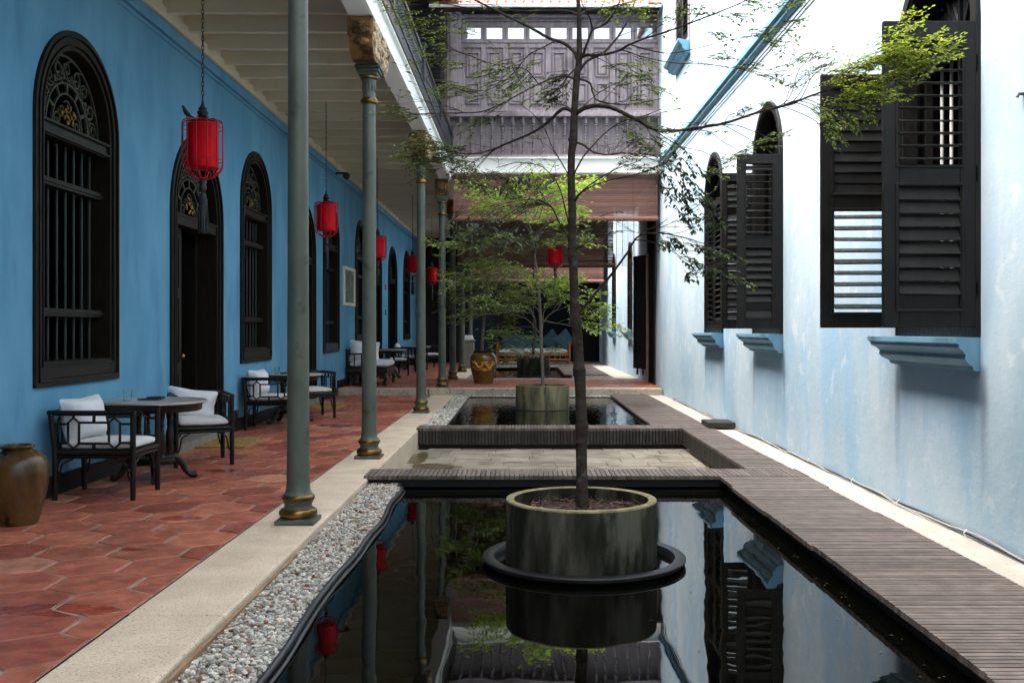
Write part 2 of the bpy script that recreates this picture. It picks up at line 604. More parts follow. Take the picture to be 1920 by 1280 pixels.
MT['turned'] = mat('shade_darkened_timber', (0.085, 0.072, 0.078), (0.14, 0.12, 0.126), 9, rough=0.38)  # panel timber darkened to stand in for shadow outlines of the balusters
MT['bark_pale'] = mat('pale_tree_bark', (0.17, 0.14, 0.115), (0.11, 0.09, 0.072), 14, rough=0.85, bump=0.004, bscale=40)
MT['wood_black'] = mat('ebonised_wood', (0.0058, 0.0044, 0.0036), (0.011, 0.0078, 0.0058), 9, rough=0.36, obj=True, spec=0.3)
MT['wood_red'] = mat('red_brown_wood', (0.022, 0.0105, 0.0075), (0.013, 0.007, 0.0055), 9, rough=0.4, obj=True, spec=0.3)
MT['marble'] = mat('grey_marble', (0.42, 0.39, 0.35), (0.30, 0.28, 0.25), 5, rough=0.3, obj=True)
MT['cloth'] = mat('white_cotton', (0.74, 0.74, 0.76), (0.66, 0.66, 0.69), 6, rough=0.9, obj=True, bump=0.004, bscale=9)
MT['cloth_warm'] = mat('off_white_cotton', (0.70, 0.68, 0.65), (0.62, 0.60, 0.57), 6, rough=0.9, obj=True, bump=0.004, bscale=12)
MT['bluecloth'] = mat('dusty_blue_cotton', (0.045, 0.095, 0.13), (0.06, 0.115, 0.155), 5, rough=0.9)
MT['orangewood'] = mat('orange_varnished_wood', (0.40, 0.13, 0.035), (0.28, 0.085, 0.025), 8, rough=0.4)
MT['red'] = mat('red_silk', (0.74, 0.004, 0.012), (0.48, 0.003, 0.008), 9, (1, 1, 0.35), rough=0.6, obj=True, spec=0.12, bump=0.003, bscale=60, bstretch=(1, 1, 0.08))
MT['redmetal'] = mat('red_wire', (0.36, 0.006, 0.014), rough=0.45, spec=0.3)
MT['black'] = mat('black_iron', (0.012, 0.012, 0.013), rough=0.45)
MT['tassel'] = mat('black_silk_tassel', (0.012, 0.014, 0.016), rough=0.7, obj=True)
MT['glaze'] = mat('brown_glaze', (0.125, 0.062, 0.016), (0.05, 0.023, 0.008), 5, (1, 1, 0.5), rough=0.2, rough2=0.32, spec=0.45, c3=(0.020, 0.009, 0.005), s3=5, lo3=0.50, hi3=0.60, st3=(1.2, 1.2, 0.22), bump=0.0015, bscale=30)
MT['glaze2'] = mat('ochre_glaze', (0.16, 0.082, 0.018), (0.10, 0.048, 0.014), 6, rough=0.22, spec=0.5)
MT['dragon'] = mat('yellow_slip_relief', (0.52, 0.29, 0.045), (0.40, 0.20, 0.03), 20, rough=0.25)
MT['coir'] = mat('coir_matting', (0.42, 0.27, 0.085), (0.28, 0.17, 0.05), 90, rough=0.95, bump=0.006, bscale=140)
MT['blind'] = mat('bamboo_blind_slats', (0.165, 0.070, 0.050), (0.24, 0.108, 0.080), 10, (0.5, 1, 40), rough=0.55, bump=0.004, bscale=30, bstretch=(0.05, 1, 3.0), c3=(0.36, 0.22, 0.175), s3=6, lo3=0.68, hi3=0.78, st3=(0.4, 1, 9), island=0.28)
MT['blind_dark'] = mat('brown_bamboo_blind', (0.115, 0.062, 0.038), (0.18, 0.10, 0.062), 10, (0.5, 1, 40), rough=0.6, bump=0.004, bscale=30, bstretch=(0.05, 1, 3.0), island=0.25)
MT['roof'] = mat('red_clay_roof', (0.36, 0.10, 0.075), (0.28, 0.075, 0.06), 6, rough=0.7)
MT['picframe'] = mat('cream_picture_frame', (0.80, 0.74, 0.64), rough=0.5)
MT['painting'] = mat('green_painting', (0.03, 0.065, 0.05), (0.12, 0.17, 0.11), 7, (1, 2.5, 0.8), rough=0.4, c3=(0.70, 0.66, 0.56), s3=5, lo3=0.55, hi3=0.64, st3=(1, 3.0, 0.9))
MT['copper_pole'] = mat('brown_pole', (0.26, 0.16, 0.12), (0.18, 0.11, 0.085), 9, (1, 1, 0.4), rough=0.6)
MT['oak'] = mat('raw_plank', (0.34, 0.22, 0.12), (0.20, 0.12, 0.065), 8, (6, 0.6, 6), rough=0.75)
MT['paper'] = mat('paper', (0.6, 0.58, 0.52), rough=0.7)
MT['greystone'] = mat('grey_pedestal_stone', (0.17, 0.155, 0.13), (0.23, 0.21, 0.18), 9, rough=0.8, bump=0.003, bscale=50)
MT['stonewhite'] = mat('whitish_stone', (0.52, 0.52, 0.48), (0.40, 0.40, 0.36), 12, rough=0.8)
MT['bird'] = mat('dark_feathers', (0.015, 0.013, 0.012), (0.03, 0.026, 0.022), 40, rough=0.6, obj=True)
MT['cable'] = mat('grey_cable', (0.33, 0.31, 0.29), rough=0.5)
MT['cable_dark'] = mat('black_cable', (0.03, 0.03, 0.032), rough=0.5)
MT['navy'] = mat('dark_navy_plaster', (0.008, 0.018, 0.030), (0.011, 0.025, 0.040), 2, rough=0.8, spec=0.2)
MT['skirting'] = mat('black_skirting_paint', (0.0035, 0.0033, 0.0033), rough=0.5, spec=0.25)
MT['earth'] = mat('earth', (0.12, 0.10, 0.08), rough=0.95)
MT['brass'] = mat('aged_brass', (0.35, 0.22, 0.07), rough=0.3, metallic=0.9)


def glass_mat(name, tint, rough=0.02):
    m = mat(name, tint, rough=rough)
    b = bsdf(m)
    b.inputs['Transmission Weight'].default_value = 1.0
    b.inputs['IOR'].default_value = 1.45
    return m


MT['glass'] = glass_mat('clear_glass', (0.95, 0.97, 0.96))
MT['pane'] = mat('sky_reflecting_pane', (0.30, 0.32, 0.34), rough=0.04, spec=1.0, metallic=0.0)
bsdf(MT['pane']).inputs['Metallic'].default_value = 0.85
bsdf(MT['pane']).inputs['Base Color'].default_value = (0.36, 0.40, 0.43, 1)
MT['darkpane'] = mat('dark_glass', (0.02, 0.022, 0.025), rough=0.06, spec=0.8)

# leaves: thin, light shines through
def leaf_mat(name):
    m = bpy.data.materials.new(name)
    m.use_nodes = True
    N = m.node_tree.nodes
    L = m.node_tree.links
    N.clear()
    out = N.new('ShaderNodeOutputMaterial')
    vc = N.new('ShaderNodeVertexColor')
    vc.layer_name = 'tint'
    d = N.new('ShaderNodeBsdfPrincipled')
    d.inputs['Roughness'].default_value = 0.42
    d.inputs['Specular IOR Level'].default_value = 0.55
    t = N.new('ShaderNodeBsdfTranslucent')
    g = N.new('ShaderNodeMix')
    g.data_type = 'RGBA'
    g.blend_type = 'MULTIPLY'
    g.inputs[0].default_value = 1.0
    g.inputs[7].default_value = (1.25, 1.3, 0.55, 1)
    L.new(vc.outputs[0], d.inputs['Base Color'])
    L.new(vc.outputs[0], g.inputs[6])
    L.new(g.outputs[2], t.inputs['Color'])
    mx = N.new('ShaderNodeMixShader')
    mx.inputs[0].default_value = 0.5
    L.new(d.outputs[0], mx.inputs[1])
    L.new(t.outputs[0], mx.inputs[2])
    L.new(mx.outputs[0], out.inputs[0])
    return m


MT['leaf'] = leaf_mat('leaf')


# pond water: dark, glossy, slightly rippled
def water_mat(name, amp, scale):
    m = bpy.data.materials.new(name)
    m.use_nodes = True
    N = m.node_tree.nodes
    L = m.node_tree.links
    b = N['Principled BSDF']
    b.inputs['Base Color'].default_value = (0.0012, 0.0013, 0.0007, 1)
    b.inputs['Roughness'].default_value = 0.012
    b.inputs['IOR'].default_value = 1.33
    g = N.new('ShaderNodeNewGeometry')
    mp = N.new('ShaderNodeMapping')
    mp.inputs['Scale'].default_value = (1.0, 0.55, 1)
    t = N.new('ShaderNodeTexNoise')
    t.inputs['Scale'].default_value = scale
    t.inputs['Detail'].default_value = 2.0
    bp = N.new('ShaderNodeBump')
    bp.inputs['Strength'].default_value = 1.0
    bp.inputs['Distance'].default_value = amp
    L.new(g.outputs['Position'], mp.inputs[0])
    L.new(mp.outputs[0], t.inputs['Vector'])
    L.new(t.outputs['Fac'], bp.inputs['Height'])
    L.new(bp.outputs[0], b.inputs['Normal'])
    return m


MT['water'] = water_mat('still_pond_water', 0.0022, 2.6)
MT['water2'] = water_mat('rippled_pond_water', 0.006, 9.0)
# ------------------------------------------------------------------ setting: ground, floors, water
XL, XR = -3.97, 3.02          # faces of the two long walls
STEP_Y = 21.3                 # front of the cross gallery
STEP_Z = 0.145


def struct(mb, name, mats, **k):
    return mb.build(name, mats, None, kind='structure', **k)


m = MB()
m.quad((-150, -150, -0.62), (150, -150, -0.62), (150, 150, -0.62), (-150, 150, -0.62))
struct(m, 'ground', MT['earth'])


def clip_poly(poly, ax, lim, keep_less):
    out = []
    n = len(poly)
    for i in range(n):
        a, b = poly[i], poly[(i + 1) % n]
        ina = (a[ax] <= lim) == keep_less
        inb = (b[ax] <= lim) == keep_less
        if ina:
            out.append(a)
        if ina != inb:
            t = (lim - a[ax]) / (b[ax] - a[ax])
            out.append((a[0] + (b[0] - a[0]) * t, a[1] + (b[1] - a[1]) * t))
    return out


def hex_floor(x0, x1, y0, y1, z, name, seed, side=0.26, redder=0.0):
    rr = random.Random(seed)
    mb = MB()
    mb.mi = 1
    mb.col = (1, 1, 1)
    mb.quad((x0, y0, z - 0.006), (x1, y0, z - 0.006), (x1, y1, z - 0.006), (x0, y1, z - 0.006))
    mb.mi = 0
    w = side * math.sqrt(3)
    ny = int((y1 - y0) / (1.5 * side)) + 3
    nx = int((x1 - x0) / w) + 3
    j0 = round((5.91 - y0) / (1.5 * side))
    for j in range(-1, ny):
        yc = 5.91 + (j - j0) * 1.5 * side
        for i in range(-1, nx):
            xc = -2.135 + (i - round((-2.135 - x0) / w)) * w + (0.5 * w if (j - j0) % 2 else 0)
            k = rr.random()
            base = (0.46, 0.165, 0.108)
            if k < 0.25:
                base = (0.35, 0.112, 0.078)
            elif k < 0.5:
                base = (0.55, 0.215, 0.140)
            elif k < 0.58:
                base = (0.60, 0.31, 0.215)
            f = rr.uniform(0.88, 1.12)
            c = tuple(b * f * (1 - redder * 0.1 * q) for q, b in enumerate(base))
            tx, ty, tz = rr.uniform(-0.004, 0.004), rr.uniform(-0.004, 0.004), rr.uniform(-0.0015, 0.0015)
            poly = []
            for q in range(6):
                a = R(90 + 60 * q)
                # hand-made edges: each side is slightly bowed, corners are not exact
                rad = side - 0.0105 + rr.uniform(-0.004, 0.003)
                poly.append((xc + rad * math.cos(a), yc + rad * math.sin(a)))
            P = []
            for q in range(6):
                a, b = poly[q], poly[(q + 1) % 6]
                for t in (0, 0.33, 0.67):
                    bow = 0.004 * math.sin(PI * t) * rr.uniform(-1, 1)
                    P.append((a[0] + (b[0] - a[0]) * t + bow, a[1] + (b[1] - a[1]) * t + bow))
            for (ax, lim, less) in ((0, x1 - 0.006, True), (0, x0, False), (1, y1, True), (1, y0, False)):
                if P:
                    P = clip_poly(P, ax, lim, less)
            if len(P) < 3:
                continue
            cx = sum(p[0] for p in P) / len(P)
            cy = sum(p[1] for p in P) / len(P)
            n = len(P)
            zz = lambda x, y: z + tz + tx * (x - xc) + ty * (y - yc)
            top = [(cx + (x - cx) * 0.975, cy + (y - cy) * 0.975, zz(x, y)) for (x, y) in P]
            rim = [(x, y, zz(x, y) - 0.0045) for (x, y) in P]
            low = [(x, y, z - 0.012) for (x, y) in P]
            mb.col = c
            mb.add(top + rim + low, [tuple(range(n))] + [(n + q, n + (q + 1) % n, (q + 1) % n, q) for q in range(n)] +
                   [(2 * n + q, 2 * n + (q + 1) % n, n + (q + 1) % n, n + q) for q in range(n)])
    return mb.build(name, [MT['tile'], MT['grout']], None, kind='structure')


KX0, KX1 = -1.955, -1.465
hex_floor(XL, KX0, -5, STEP_Y, 0.0, 'tiled_floor', 3)
hex_floor(XL, KX0, STEP_Y + 0.30, 38.5, STEP_Z, 'raised_tiled_floor', 5)
hex_floor(KX0 + 0.01, XR, STEP_Y + 0.30, 25.45, STEP_Z, 'cross_gallery_floor', 7, side=0.20, redder=0.4)

# granite kerb along the colonnade, laid in long blocks
m = MB()
y = -5.0
rk = random.Random(4)
while y < STEP_Y - 0.01:
    L_ = rk.choice([4.6, 5.3, 6.1])
    y2 = min(y + L_, STEP_Y - 0.004)
    if STEP_Y - y2 < 0.6:
        y2 = STEP_Y - 0.004
    m.box(KX0 + 0.004, KX1 + rk.uniform(-0.004, 0.004), y, y2 - 0.006, -0.5, rk.uniform(-0.003, 0.003))
    y = y2
y = 25.8
while y < 38:
    m.box(KX0 + 0.004, KX1, y, min(y + 2.9, 38), -0.3, STEP_Z)
    y += 2.906
struct(m, 'kerb', MT['granite'], bevel=0.018, segs=3)

# step up to the cross gallery: stone nosing, block under the corner column, stone edge on the far side
m = MB()
m.box(XL, -2.02, STEP_Y, STEP_Y + 0.30, -0.3, STEP_Z)
m.box(-2.01, -1.565, STEP_Y - 0.03, STEP_Y + 0.45, -0.3, STEP_Z + 0.005)
x = -1.555
for L_ in (1.5, 1.35, 1.7):
    m.box(x, min(x + L_, XR - 0.02), STEP_Y, STEP_Y + 0.30, -0.3, STEP_Z)
    x += L_ + 0.008
m.box(-1.45, XR - 0.02, 25.45, 25.75, -0.3, STEP_Z + 0.004)
struct(m, 'step_kerb', MT['granite_grey'], bevel=0.016)

# pale strip along the foot of the right wall
m = MB()
m.box(2.60, XR, -5, STEP_Y - 0.004, -0.4, 0.0)
m.box(2.45, XR, 25.755, 38, -0.4, STEP_Z - 0.02)
struct(m, 'side_pavement', MT['granite_pale'], bevel=0.006)

# sunken stone court between the two ponds
m = MB()
rs = random.Random(9)
y = 9.86
m.mi = 1
m.quad((-1.6, 9.8, -0.285), (2.4, 9.8, -0.285), (2.4, 14.2, -0.285), (-1.6, 14.2, -0.285))
m.mi = 0
while y < 14.1:
    d = rs.uniform(0.34, 0.5)
    x = -1.6 + rs.uniform(0, 0.3)
    while x < 2.4:
        w = rs.uniform(0.45, 0.72)
        h = -0.272 + rs.uniform(-0.004, 0.004)
        m.box(x, x + w - 0.008, y, y + d - 0.009, -0.33, h)
        x += w
    y += d
struct(m, 'stone_floor', [MT['slab'], MT['grout']], bevel=0.008)

# ponds
m = MB()
m.quad((-1.35, 0.4, -0.10), (2.3, 0.4, -0.10), (2.3, 9.84, -0.10), (-1.35, 9.84, -0.10))
struct(m, 'water', MT['water'])
m = MB()
m.quad((-1.30, 14.2, -0.03), (2.2, 14.2, -0.03), (2.2, 21.12, -0.03), (-1.30, 21.12, -0.03))
struct(m, 'water', MT['water2'])
m = MB()
m.quad((-1.15, 25.76, 0.03), (1.9, 25.76, 0.03), (1.9, 34.6, 0.03), (-1.15, 34.6, 0.03))
struct(m, 'water', MT['water2'])
m = MB()       # black risers standing in for the shade under the deck edges
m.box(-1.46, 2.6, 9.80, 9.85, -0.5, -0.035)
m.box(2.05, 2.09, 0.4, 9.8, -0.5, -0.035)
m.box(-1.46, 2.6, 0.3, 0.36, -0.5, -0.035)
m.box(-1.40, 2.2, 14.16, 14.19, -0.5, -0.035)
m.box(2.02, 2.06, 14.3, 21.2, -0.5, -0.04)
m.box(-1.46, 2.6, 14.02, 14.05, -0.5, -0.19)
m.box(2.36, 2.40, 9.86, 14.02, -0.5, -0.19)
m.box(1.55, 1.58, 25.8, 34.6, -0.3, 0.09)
struct(m, 'shade_riser', MT['blackvoid'])


m = MB()
rw = random.Random(31)
for k in range(90):
    if k < 60:
        x_, y_ = (1.84 - abs(rw.gauss(0, 0.10)), rw.uniform(3.5, 9.2))
    else:
        x_, y_ = rw.uniform(-0.9, 1.7), rw.uniform(3.6, 9.2)
    a_ = rw.uniform(0, PI)
    l_, w_ = rw.uniform(0.004, 0.013), rw.uniform(0.003, 0.006)
    c_, s_ = math.cos(a_), math.sin(a_)
    m.add([(x_ - c_ * l_, y_ - s_ * l_, -0.0965), (x_ - s_ * w_, y_ + c_ * w_, -0.095), (x_ + c_ * l_, y_ + s_ * l_, -0.0965), (x_ + s_ * w_, y_ - c_ * w_, -0.095)], [(0, 1, 2, 3)])
o = m.build('floating_leaves', MT['twig'], kind='stuff')
tag(o, 'tiny fallen leaves floating on the dark near pond', 'leaves')


# gravel beds
def edge_x(y):
    return -1.10 + 0.014 * math.sin(y * 1.9 + 0.4) + 0.007 * math.sin(y * 4.3) - (0.05 if y > 9.2 else 0)


def gravel(name, label, n, fx0, fx1, y0, y1, z, r0, r1, seed, brown=0.07, lift=1.0):
    rr = np.random.RandomState(seed)
    t = (1 + 5 ** 0.5) / 2
    V0 = np.array([(-1, t, 0), (1, t, 0), (-1, -t, 0), (1, -t, 0), (0, -1, t), (0, 1, t), (0, -1, -t), (0, 1, -t), (t, 0, -1), (t, 0, 1), (-t, 0, -1), (-t, 0, 1)], float)
    V0 /= np.linalg.norm(V0[0])
    F0 = [(0, 11, 5), (0, 5, 1), (0, 1, 7), (0, 7, 10), (0, 10, 11), (1, 5, 9), (5, 11, 4), (11, 10, 2), (10, 7, 6), (7, 1, 8),
          (3, 9, 4), (3, 4, 2), (3, 2, 6), (3, 6, 8), (3, 8, 9), (4, 9, 5), (2, 4, 11), (6, 2, 10), (8, 6, 7), (9, 8, 1)]
    mb = MB()
    mb.mi = 1
    mb.col = (1, 1, 1)
    N = 24
    for i in range(N):
        ya, yb = y0 + (y1 - y0) * i / N, y0 + (y1 - y0) * (i + 1) / N
        mb.quad((fx0(ya), ya, z), (fx1(ya), ya, z), (fx1(yb), yb, z), (fx0(yb), yb, z))
    mb.mi = 0
    for i in range(n):
        yy = rr.uniform(y0, y1)
        xx = rr.uniform(fx0(yy) + 0.004, fx1(yy) - 0.004)
        s = rr.uniform(r0, r1)
        sc = np.array([s * rr.uniform(0.8, 1.5), s * rr.uniform(0.7, 1.2), s * rr.uniform(0.5, 0.85)])
        v = V0 * (1 + rr.uniform(-0.22, 0.22, (12, 1))) * sc
        a = rr.uniform(0, 2 * PI)
        b = rr.uniform(-0.5, 0.5)
        ca, sa, cb, sb = math.cos(a), math.sin(a), math.cos(b), math.sin(b)
        M_ = np.array([[ca, -sa, 0], [sa, ca, 0], [0, 0, 1]]) @ np.array([[1, 0, 0], [0, cb, -sb], [0, sb, cb]])
        v = v @ M_.T + np.array([xx, yy, z + rr.uniform(0.2, 1.5) * s])
        k = rr.rand()
        g = rr.uniform(0.26, 0.70) * lift
        if k < brown:
            c = (0.42 * g * 1.3, 0.16 * g * 1.3, 0.07 * g * 1.3)
        elif k < 0.25:
            c = (g * 0.62, g * 0.58, g * 0.52)
        elif k < 0.5:
            c = (g * 1.0, g * 0.93, g * 0.80)
        else:
            c = (g * 1.02, g * 0.97, g * 0.89)
        mb.col = c
        mb.add([tuple(p) for p in v], F0)
    o = mb.build(name, [MT['stone'], MT['gravelbed']], None, kind='stuff')
    o['label'] = label
    o['category'] = 'gravel'
    return o


gravel('gravel', 'pale grey gravel strip between stone kerb and the near dark pond', 11000, lambda y: KX1 + 0.005, lambda y: edge_x(y) - 0.015, 2.6, 9.45, -0.074, 0.0078, 0.0160, 1)
gravel('gravel', 'whitish gravel strip between kerb and the middle pond', 3600, lambda y: KX1 + 0.005, lambda y: -1.13, 14.42, 21.26, -0.03, 0.010, 0.021, 2, 0.03, 1.3)
gravel('gravel', 'narrow gravel strip at the foot of the stone step', 1500, lambda y: -1.13, lambda y: 1.85, 21.04, 21.27, -0.03, 0.010, 0.020, 3, 0.03, 1.3)
gravel('gravel', 'gravel bank around the pond with the dark green planter', 1800, lambda y: KX1 + 0.005 if y < 34.2 else -1.45, lambda y: -1.15 if y < 34.2 else 1.4, 25.78, 35.3, 0.10, 0.014, 0.03, 4, 0.12)

# rubber edging of the near pond, second edging of the middle pond, loose plank against the kerb
m = MB()
pts = [(edge_x(2.4 + i * 0.16), 2.4 + i * 0.16, -0.066 + 0.006 * math.sin(i * 0.9)) for i in range(45)]
m.tube(pts, 0.017, 8)
m.tube([(p[0] + 0.028, p[1], p[2] - 0.020) for p in pts], 0.010, 6)
for i in range(len(pts) - 1):
    a, b = pts[i], pts[i + 1]
    m.quad((a[0] + 0.006, a[1], -0.06), (b[0] + 0.006, b[1], -0.06), (b[0] + 0.03, b[1], -0.32), (a[0] + 0.03, a[1], -0.32))
tag(m.build('pond_edging', MT['edging'], smooth=60), 'wavy black rubber edging between gravel and the near pond', 'edging')
m = MB()
m.box(-1.135, -1.115, 14.42, 21.05, -0.2, -0.012)
m.box(-1.115, 1.86, 21.02, 21.04, -0.2, -0.012)
tag(m.build('pond_edging', MT['edging'], bevel=0.004), 'straight dark edging around gravel of the middle pond', 'edging')
m = MB()
m.box(KX1 + 0.004, KX1 + 0.024, 2.4, 4.55, -0.12, -0.026)
m.box(KX1 + 0.004, KX1 + 0.020, 4.56, 6.4, -0.12, -0.034)
tag(m.build('plank', MT['oak'], bevel=0.003), 'thin raw wooden plank edging wedged between kerb and gravel', 'plank')

# ------------------------------------------------------------------ timber decks
PITCH = 0.046


def battens_along_y(mb, x0, x1, y0, y1, z0, z1, rr):
    x = x0
    while x < x1 - 0.01:
        w = min(PITCH - 0.0075, x1 - x)
        dz = rr.uniform(-0.0012, 0.0012)
        mb.box(x, x + w, y0 + rr.uniform(-0.003, 0.003), y1 + rr.uniform(-0.003, 0.003), z0, z1 + dz)
        x += PITCH


def battens_along_x(mb, x0, x1, y0, y1, z0, z1, rr, jag=0.02):
    y = y0
    n = 0
    j0 = j1 = 0
    while y < y1 - 0.01:
        if n % 26 == 0:
            j0 = rr.uniform(-jag, jag)
            j1 = rr.uniform(-jag, jag)
        w = min(PITCH - 0.0095, y1 - y)
        mb.box(x0 + j0 + rr.uniform(-0.002, 0.002), x1 + j1 + rr.uniform(-0.002, 0.002), y, y + w, z0, z1 + rr.uniform(-0.0012, 0.0012))
        y += PITCH
        n += 1


rd = random.Random(21)
ZD = 0.02
t = thing('boardwalk', 'long weathered timber boardwalk of narrow battens beside the pale wall', 'boardwalk', (2.3, 10, 0))
m = MB()
battens_along_x(m, 1.85, 2.69, 0.4, 9.385, ZD - 0.032, ZD, rd)
m.build('batten_deck', MT['deck'], t)
m = MB()
battens_along_x(m, 2.225, 2.675, 9.875, 13.92, ZD - 0.032, ZD, rd, 0.006)
m.build('batten_deck', MT['deck'], t)
m = MB()
battens_along_x(m, 1.865, 2.66, 14.42, 21.26, ZD - 0.032, ZD, rd, 0.006)
m.build('batten_deck', MT['deck'], t)
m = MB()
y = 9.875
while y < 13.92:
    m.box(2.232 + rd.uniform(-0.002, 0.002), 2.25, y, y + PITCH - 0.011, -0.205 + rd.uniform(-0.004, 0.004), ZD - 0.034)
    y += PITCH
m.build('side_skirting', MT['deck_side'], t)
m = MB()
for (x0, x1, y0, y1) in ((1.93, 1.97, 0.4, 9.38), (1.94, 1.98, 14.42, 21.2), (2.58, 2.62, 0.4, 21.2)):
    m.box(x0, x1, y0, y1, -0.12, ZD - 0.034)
m.build('joist', MT['blackvoid'], t)  # joists coloured black for the shade under the boardwalk
t = thing('footbridge', 'near low timber footbridge along the edge of the dark pond', 'footbridge', (0.6, 9.63, 0), 'low footbridges across the court')
m = MB()
battens_along_y(m, -1.50, 2.70, 9.39, 9.87, ZD - 0.032, ZD + 0.003, rd)
m.build('batten_deck', MT['deck'], t)
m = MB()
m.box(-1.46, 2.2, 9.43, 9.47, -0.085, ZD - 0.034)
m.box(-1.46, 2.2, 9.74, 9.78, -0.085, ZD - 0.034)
m.build('joist', MT['blackvoid'], t)  # black boards give the shade under the footbridge
t = thing('footbridge', 'farther timber footbridge with dark slatted front above sunken stone floor', 'footbridge', (0.6, 14.1, 0), 'low footbridges across the court')
m = MB()
battens_along_y(m, -1.49, 2.665, 13.93, 14.41, ZD - 0.032, ZD + 0.003, rd)
m.build('batten_deck', MT['deck'], t)
m = MB()
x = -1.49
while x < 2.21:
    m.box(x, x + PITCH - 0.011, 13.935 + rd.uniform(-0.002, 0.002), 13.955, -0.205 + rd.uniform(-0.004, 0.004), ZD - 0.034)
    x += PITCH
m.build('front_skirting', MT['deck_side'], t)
m = MB()
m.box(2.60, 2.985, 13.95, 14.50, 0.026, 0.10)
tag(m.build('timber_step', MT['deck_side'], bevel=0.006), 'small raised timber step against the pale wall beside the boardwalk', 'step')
m = MB()
battens_along_x(m, 1.35, 2.42, 25.9, 27.9, 0.085, 0.118, rd, 0.0)
tag(m.build('deck_platform', MT['deck']), 'dark timber platform beside the dark green planter, close to the tiled edge', 'platform', 'timber platforms in the far court')
m = MB()
battens_along_x(m, 1.18, 2.42, 28.1, 34.5, 0.105, 0.14, rd, 0.0)
tag(m.build('deck_platform', MT['deck']), 'dark timber platform leading on to the back gallery', 'platform', 'timber platforms in the far court')


# ------------------------------------------------------------------ wall with arched openings
def arch_pts(yc, hw, zb, zs, n=20, rise=None, d=0.0, db=None):
    """outline from the bottom left up, over the arch and down; d shrinks it all round (db: at the bottom)"""
    rise = hw if rise is None else rise
    db = d if db is None else db
    P = [(yc - hw + d, zb + db)]
    for i in range(n + 1):
        a = PI - PI * i / n
        P.append((yc + (hw - d) * math.cos(a), zs + (rise - d) * math.sin(a)))
    P.append((yc + hw - d, zb + db))
    return P


def wall_face(mb, X, y0, y1, z0, z1, ops, depth, lining=False):
    """ops: (yc, hw, zb, zs, rise); depth: signed direction into the wall"""
    ops = sorted(ops)
    y = y0
    Q = lambda a, b, c, d: mb.quad(a, b, c, d) if depth < 0 else mb.quad(d, c, b, a)
    for (yc, hw, zb, zs, rise) in ops:
        Q((X, y, z0), (X, yc - hw, z0), (X, yc - hw, z1), (X, y, z1))
        if zb > z0 + 1e-4:
            Q((X, yc - hw, z0), (X, yc + hw, z0), (X, yc + hw, zb), (X, yc - hw, zb))
        P = arch_pts(yc, hw, zb, zs, 20, rise)
        for i in range(1, len(P) - 2):
            a, b = P[i], P[i + 1]
            Q((X, a[0], a[1]), (X, b[0], b[1]), (X, b[0], z1), (X, a[0], z1))
        n = len(P)
        mb.mi = 1 if lining else 0
        for i in range(n):
            a, b = P[i], P[(i + 1) % n]
            Q((X, a[0], a[1]), (X + depth, a[0], a[1]), (X + depth, b[0], b[1]), (X, b[0], b[1]))
        mb.mi = 0
        y = yc + hw
    Q((X, y, z0), (X, y1, z0), (X, y1, z1), (X, y, z1))


def band(mb, xf, xb, A, B, back=False):
    """ring between outlines A (outer) and B (inner), front at xf, back at xb"""
    n = len(A)
    vs = [(xf, p[0], p[1]) for p in A] + [(xf, p[0], p[1]) for p in B] + [(xb, p[0], p[1]) for p in A] + [(xb, p[0], p[1]) for p in B]
    fs = []
    for i in range(n):
        j = (i + 1) % n
        fs.append((i, j, n + j, n + i))
        fs.append((n + i, n + j, 3 * n + j, 3 * n + i))
        fs.append((2 * n + i, 2 * n + j, j, i))
    mb.add(vs, fs)


def ribbon(mb, pts, w, x0, x1, n=4):
    """flat strip following 2D points (y,z) of width w, thickness x0..x1"""
    N = len(pts)
    A, B = [], []
    for i, p in enumerate(pts):
        a = pts[max(i - 1, 0)]
        b = pts[min(i + 1, N - 1)]
        tx, tz = b[0] - a[0], b[1] - a[1]
        l = math.hypot(tx, tz) or 1
        nx, nz = -tz / l, tx / l
        ww = w / 2
        A.append((p[0] + nx * ww, p[1] + nz * ww))
        B.append((p[0] - nx * ww, p[1] - nz * ww))
    vs = [(x0, q[0], q[1]) for q in A] + [(x0, q[0], q[1]) for q in B] + [(x1, q[0], q[1]) for q in A] + [(x1, q[0], q[1]) for q in B]
    fs = []
    for i in range(N - 1):
        fs += [(i, i + 1, N + i + 1, N + i), (2 * N + i, 3 * N + i, 3 * N + i + 1, 2 * N + i + 1),
               (i, 2 * N + i, 2 * N + i + 1, i + 1), (N + i, N + i + 1, 3 * N + i + 1, 3 * N + i)]
    mb.add(vs, fs)


def spiral(c, r, a0, turns, n=18, cw=1):
    return [(c[0] + r * (1 - 0.82 * i / n) * math.cos(a0 + cw * 2 * PI * turns * i / n), c[1] + r * (1 - 0.82 * i / n) * math.sin(a0 + cw * 2 * PI * turns * i / n)) for i in range(n + 1)]


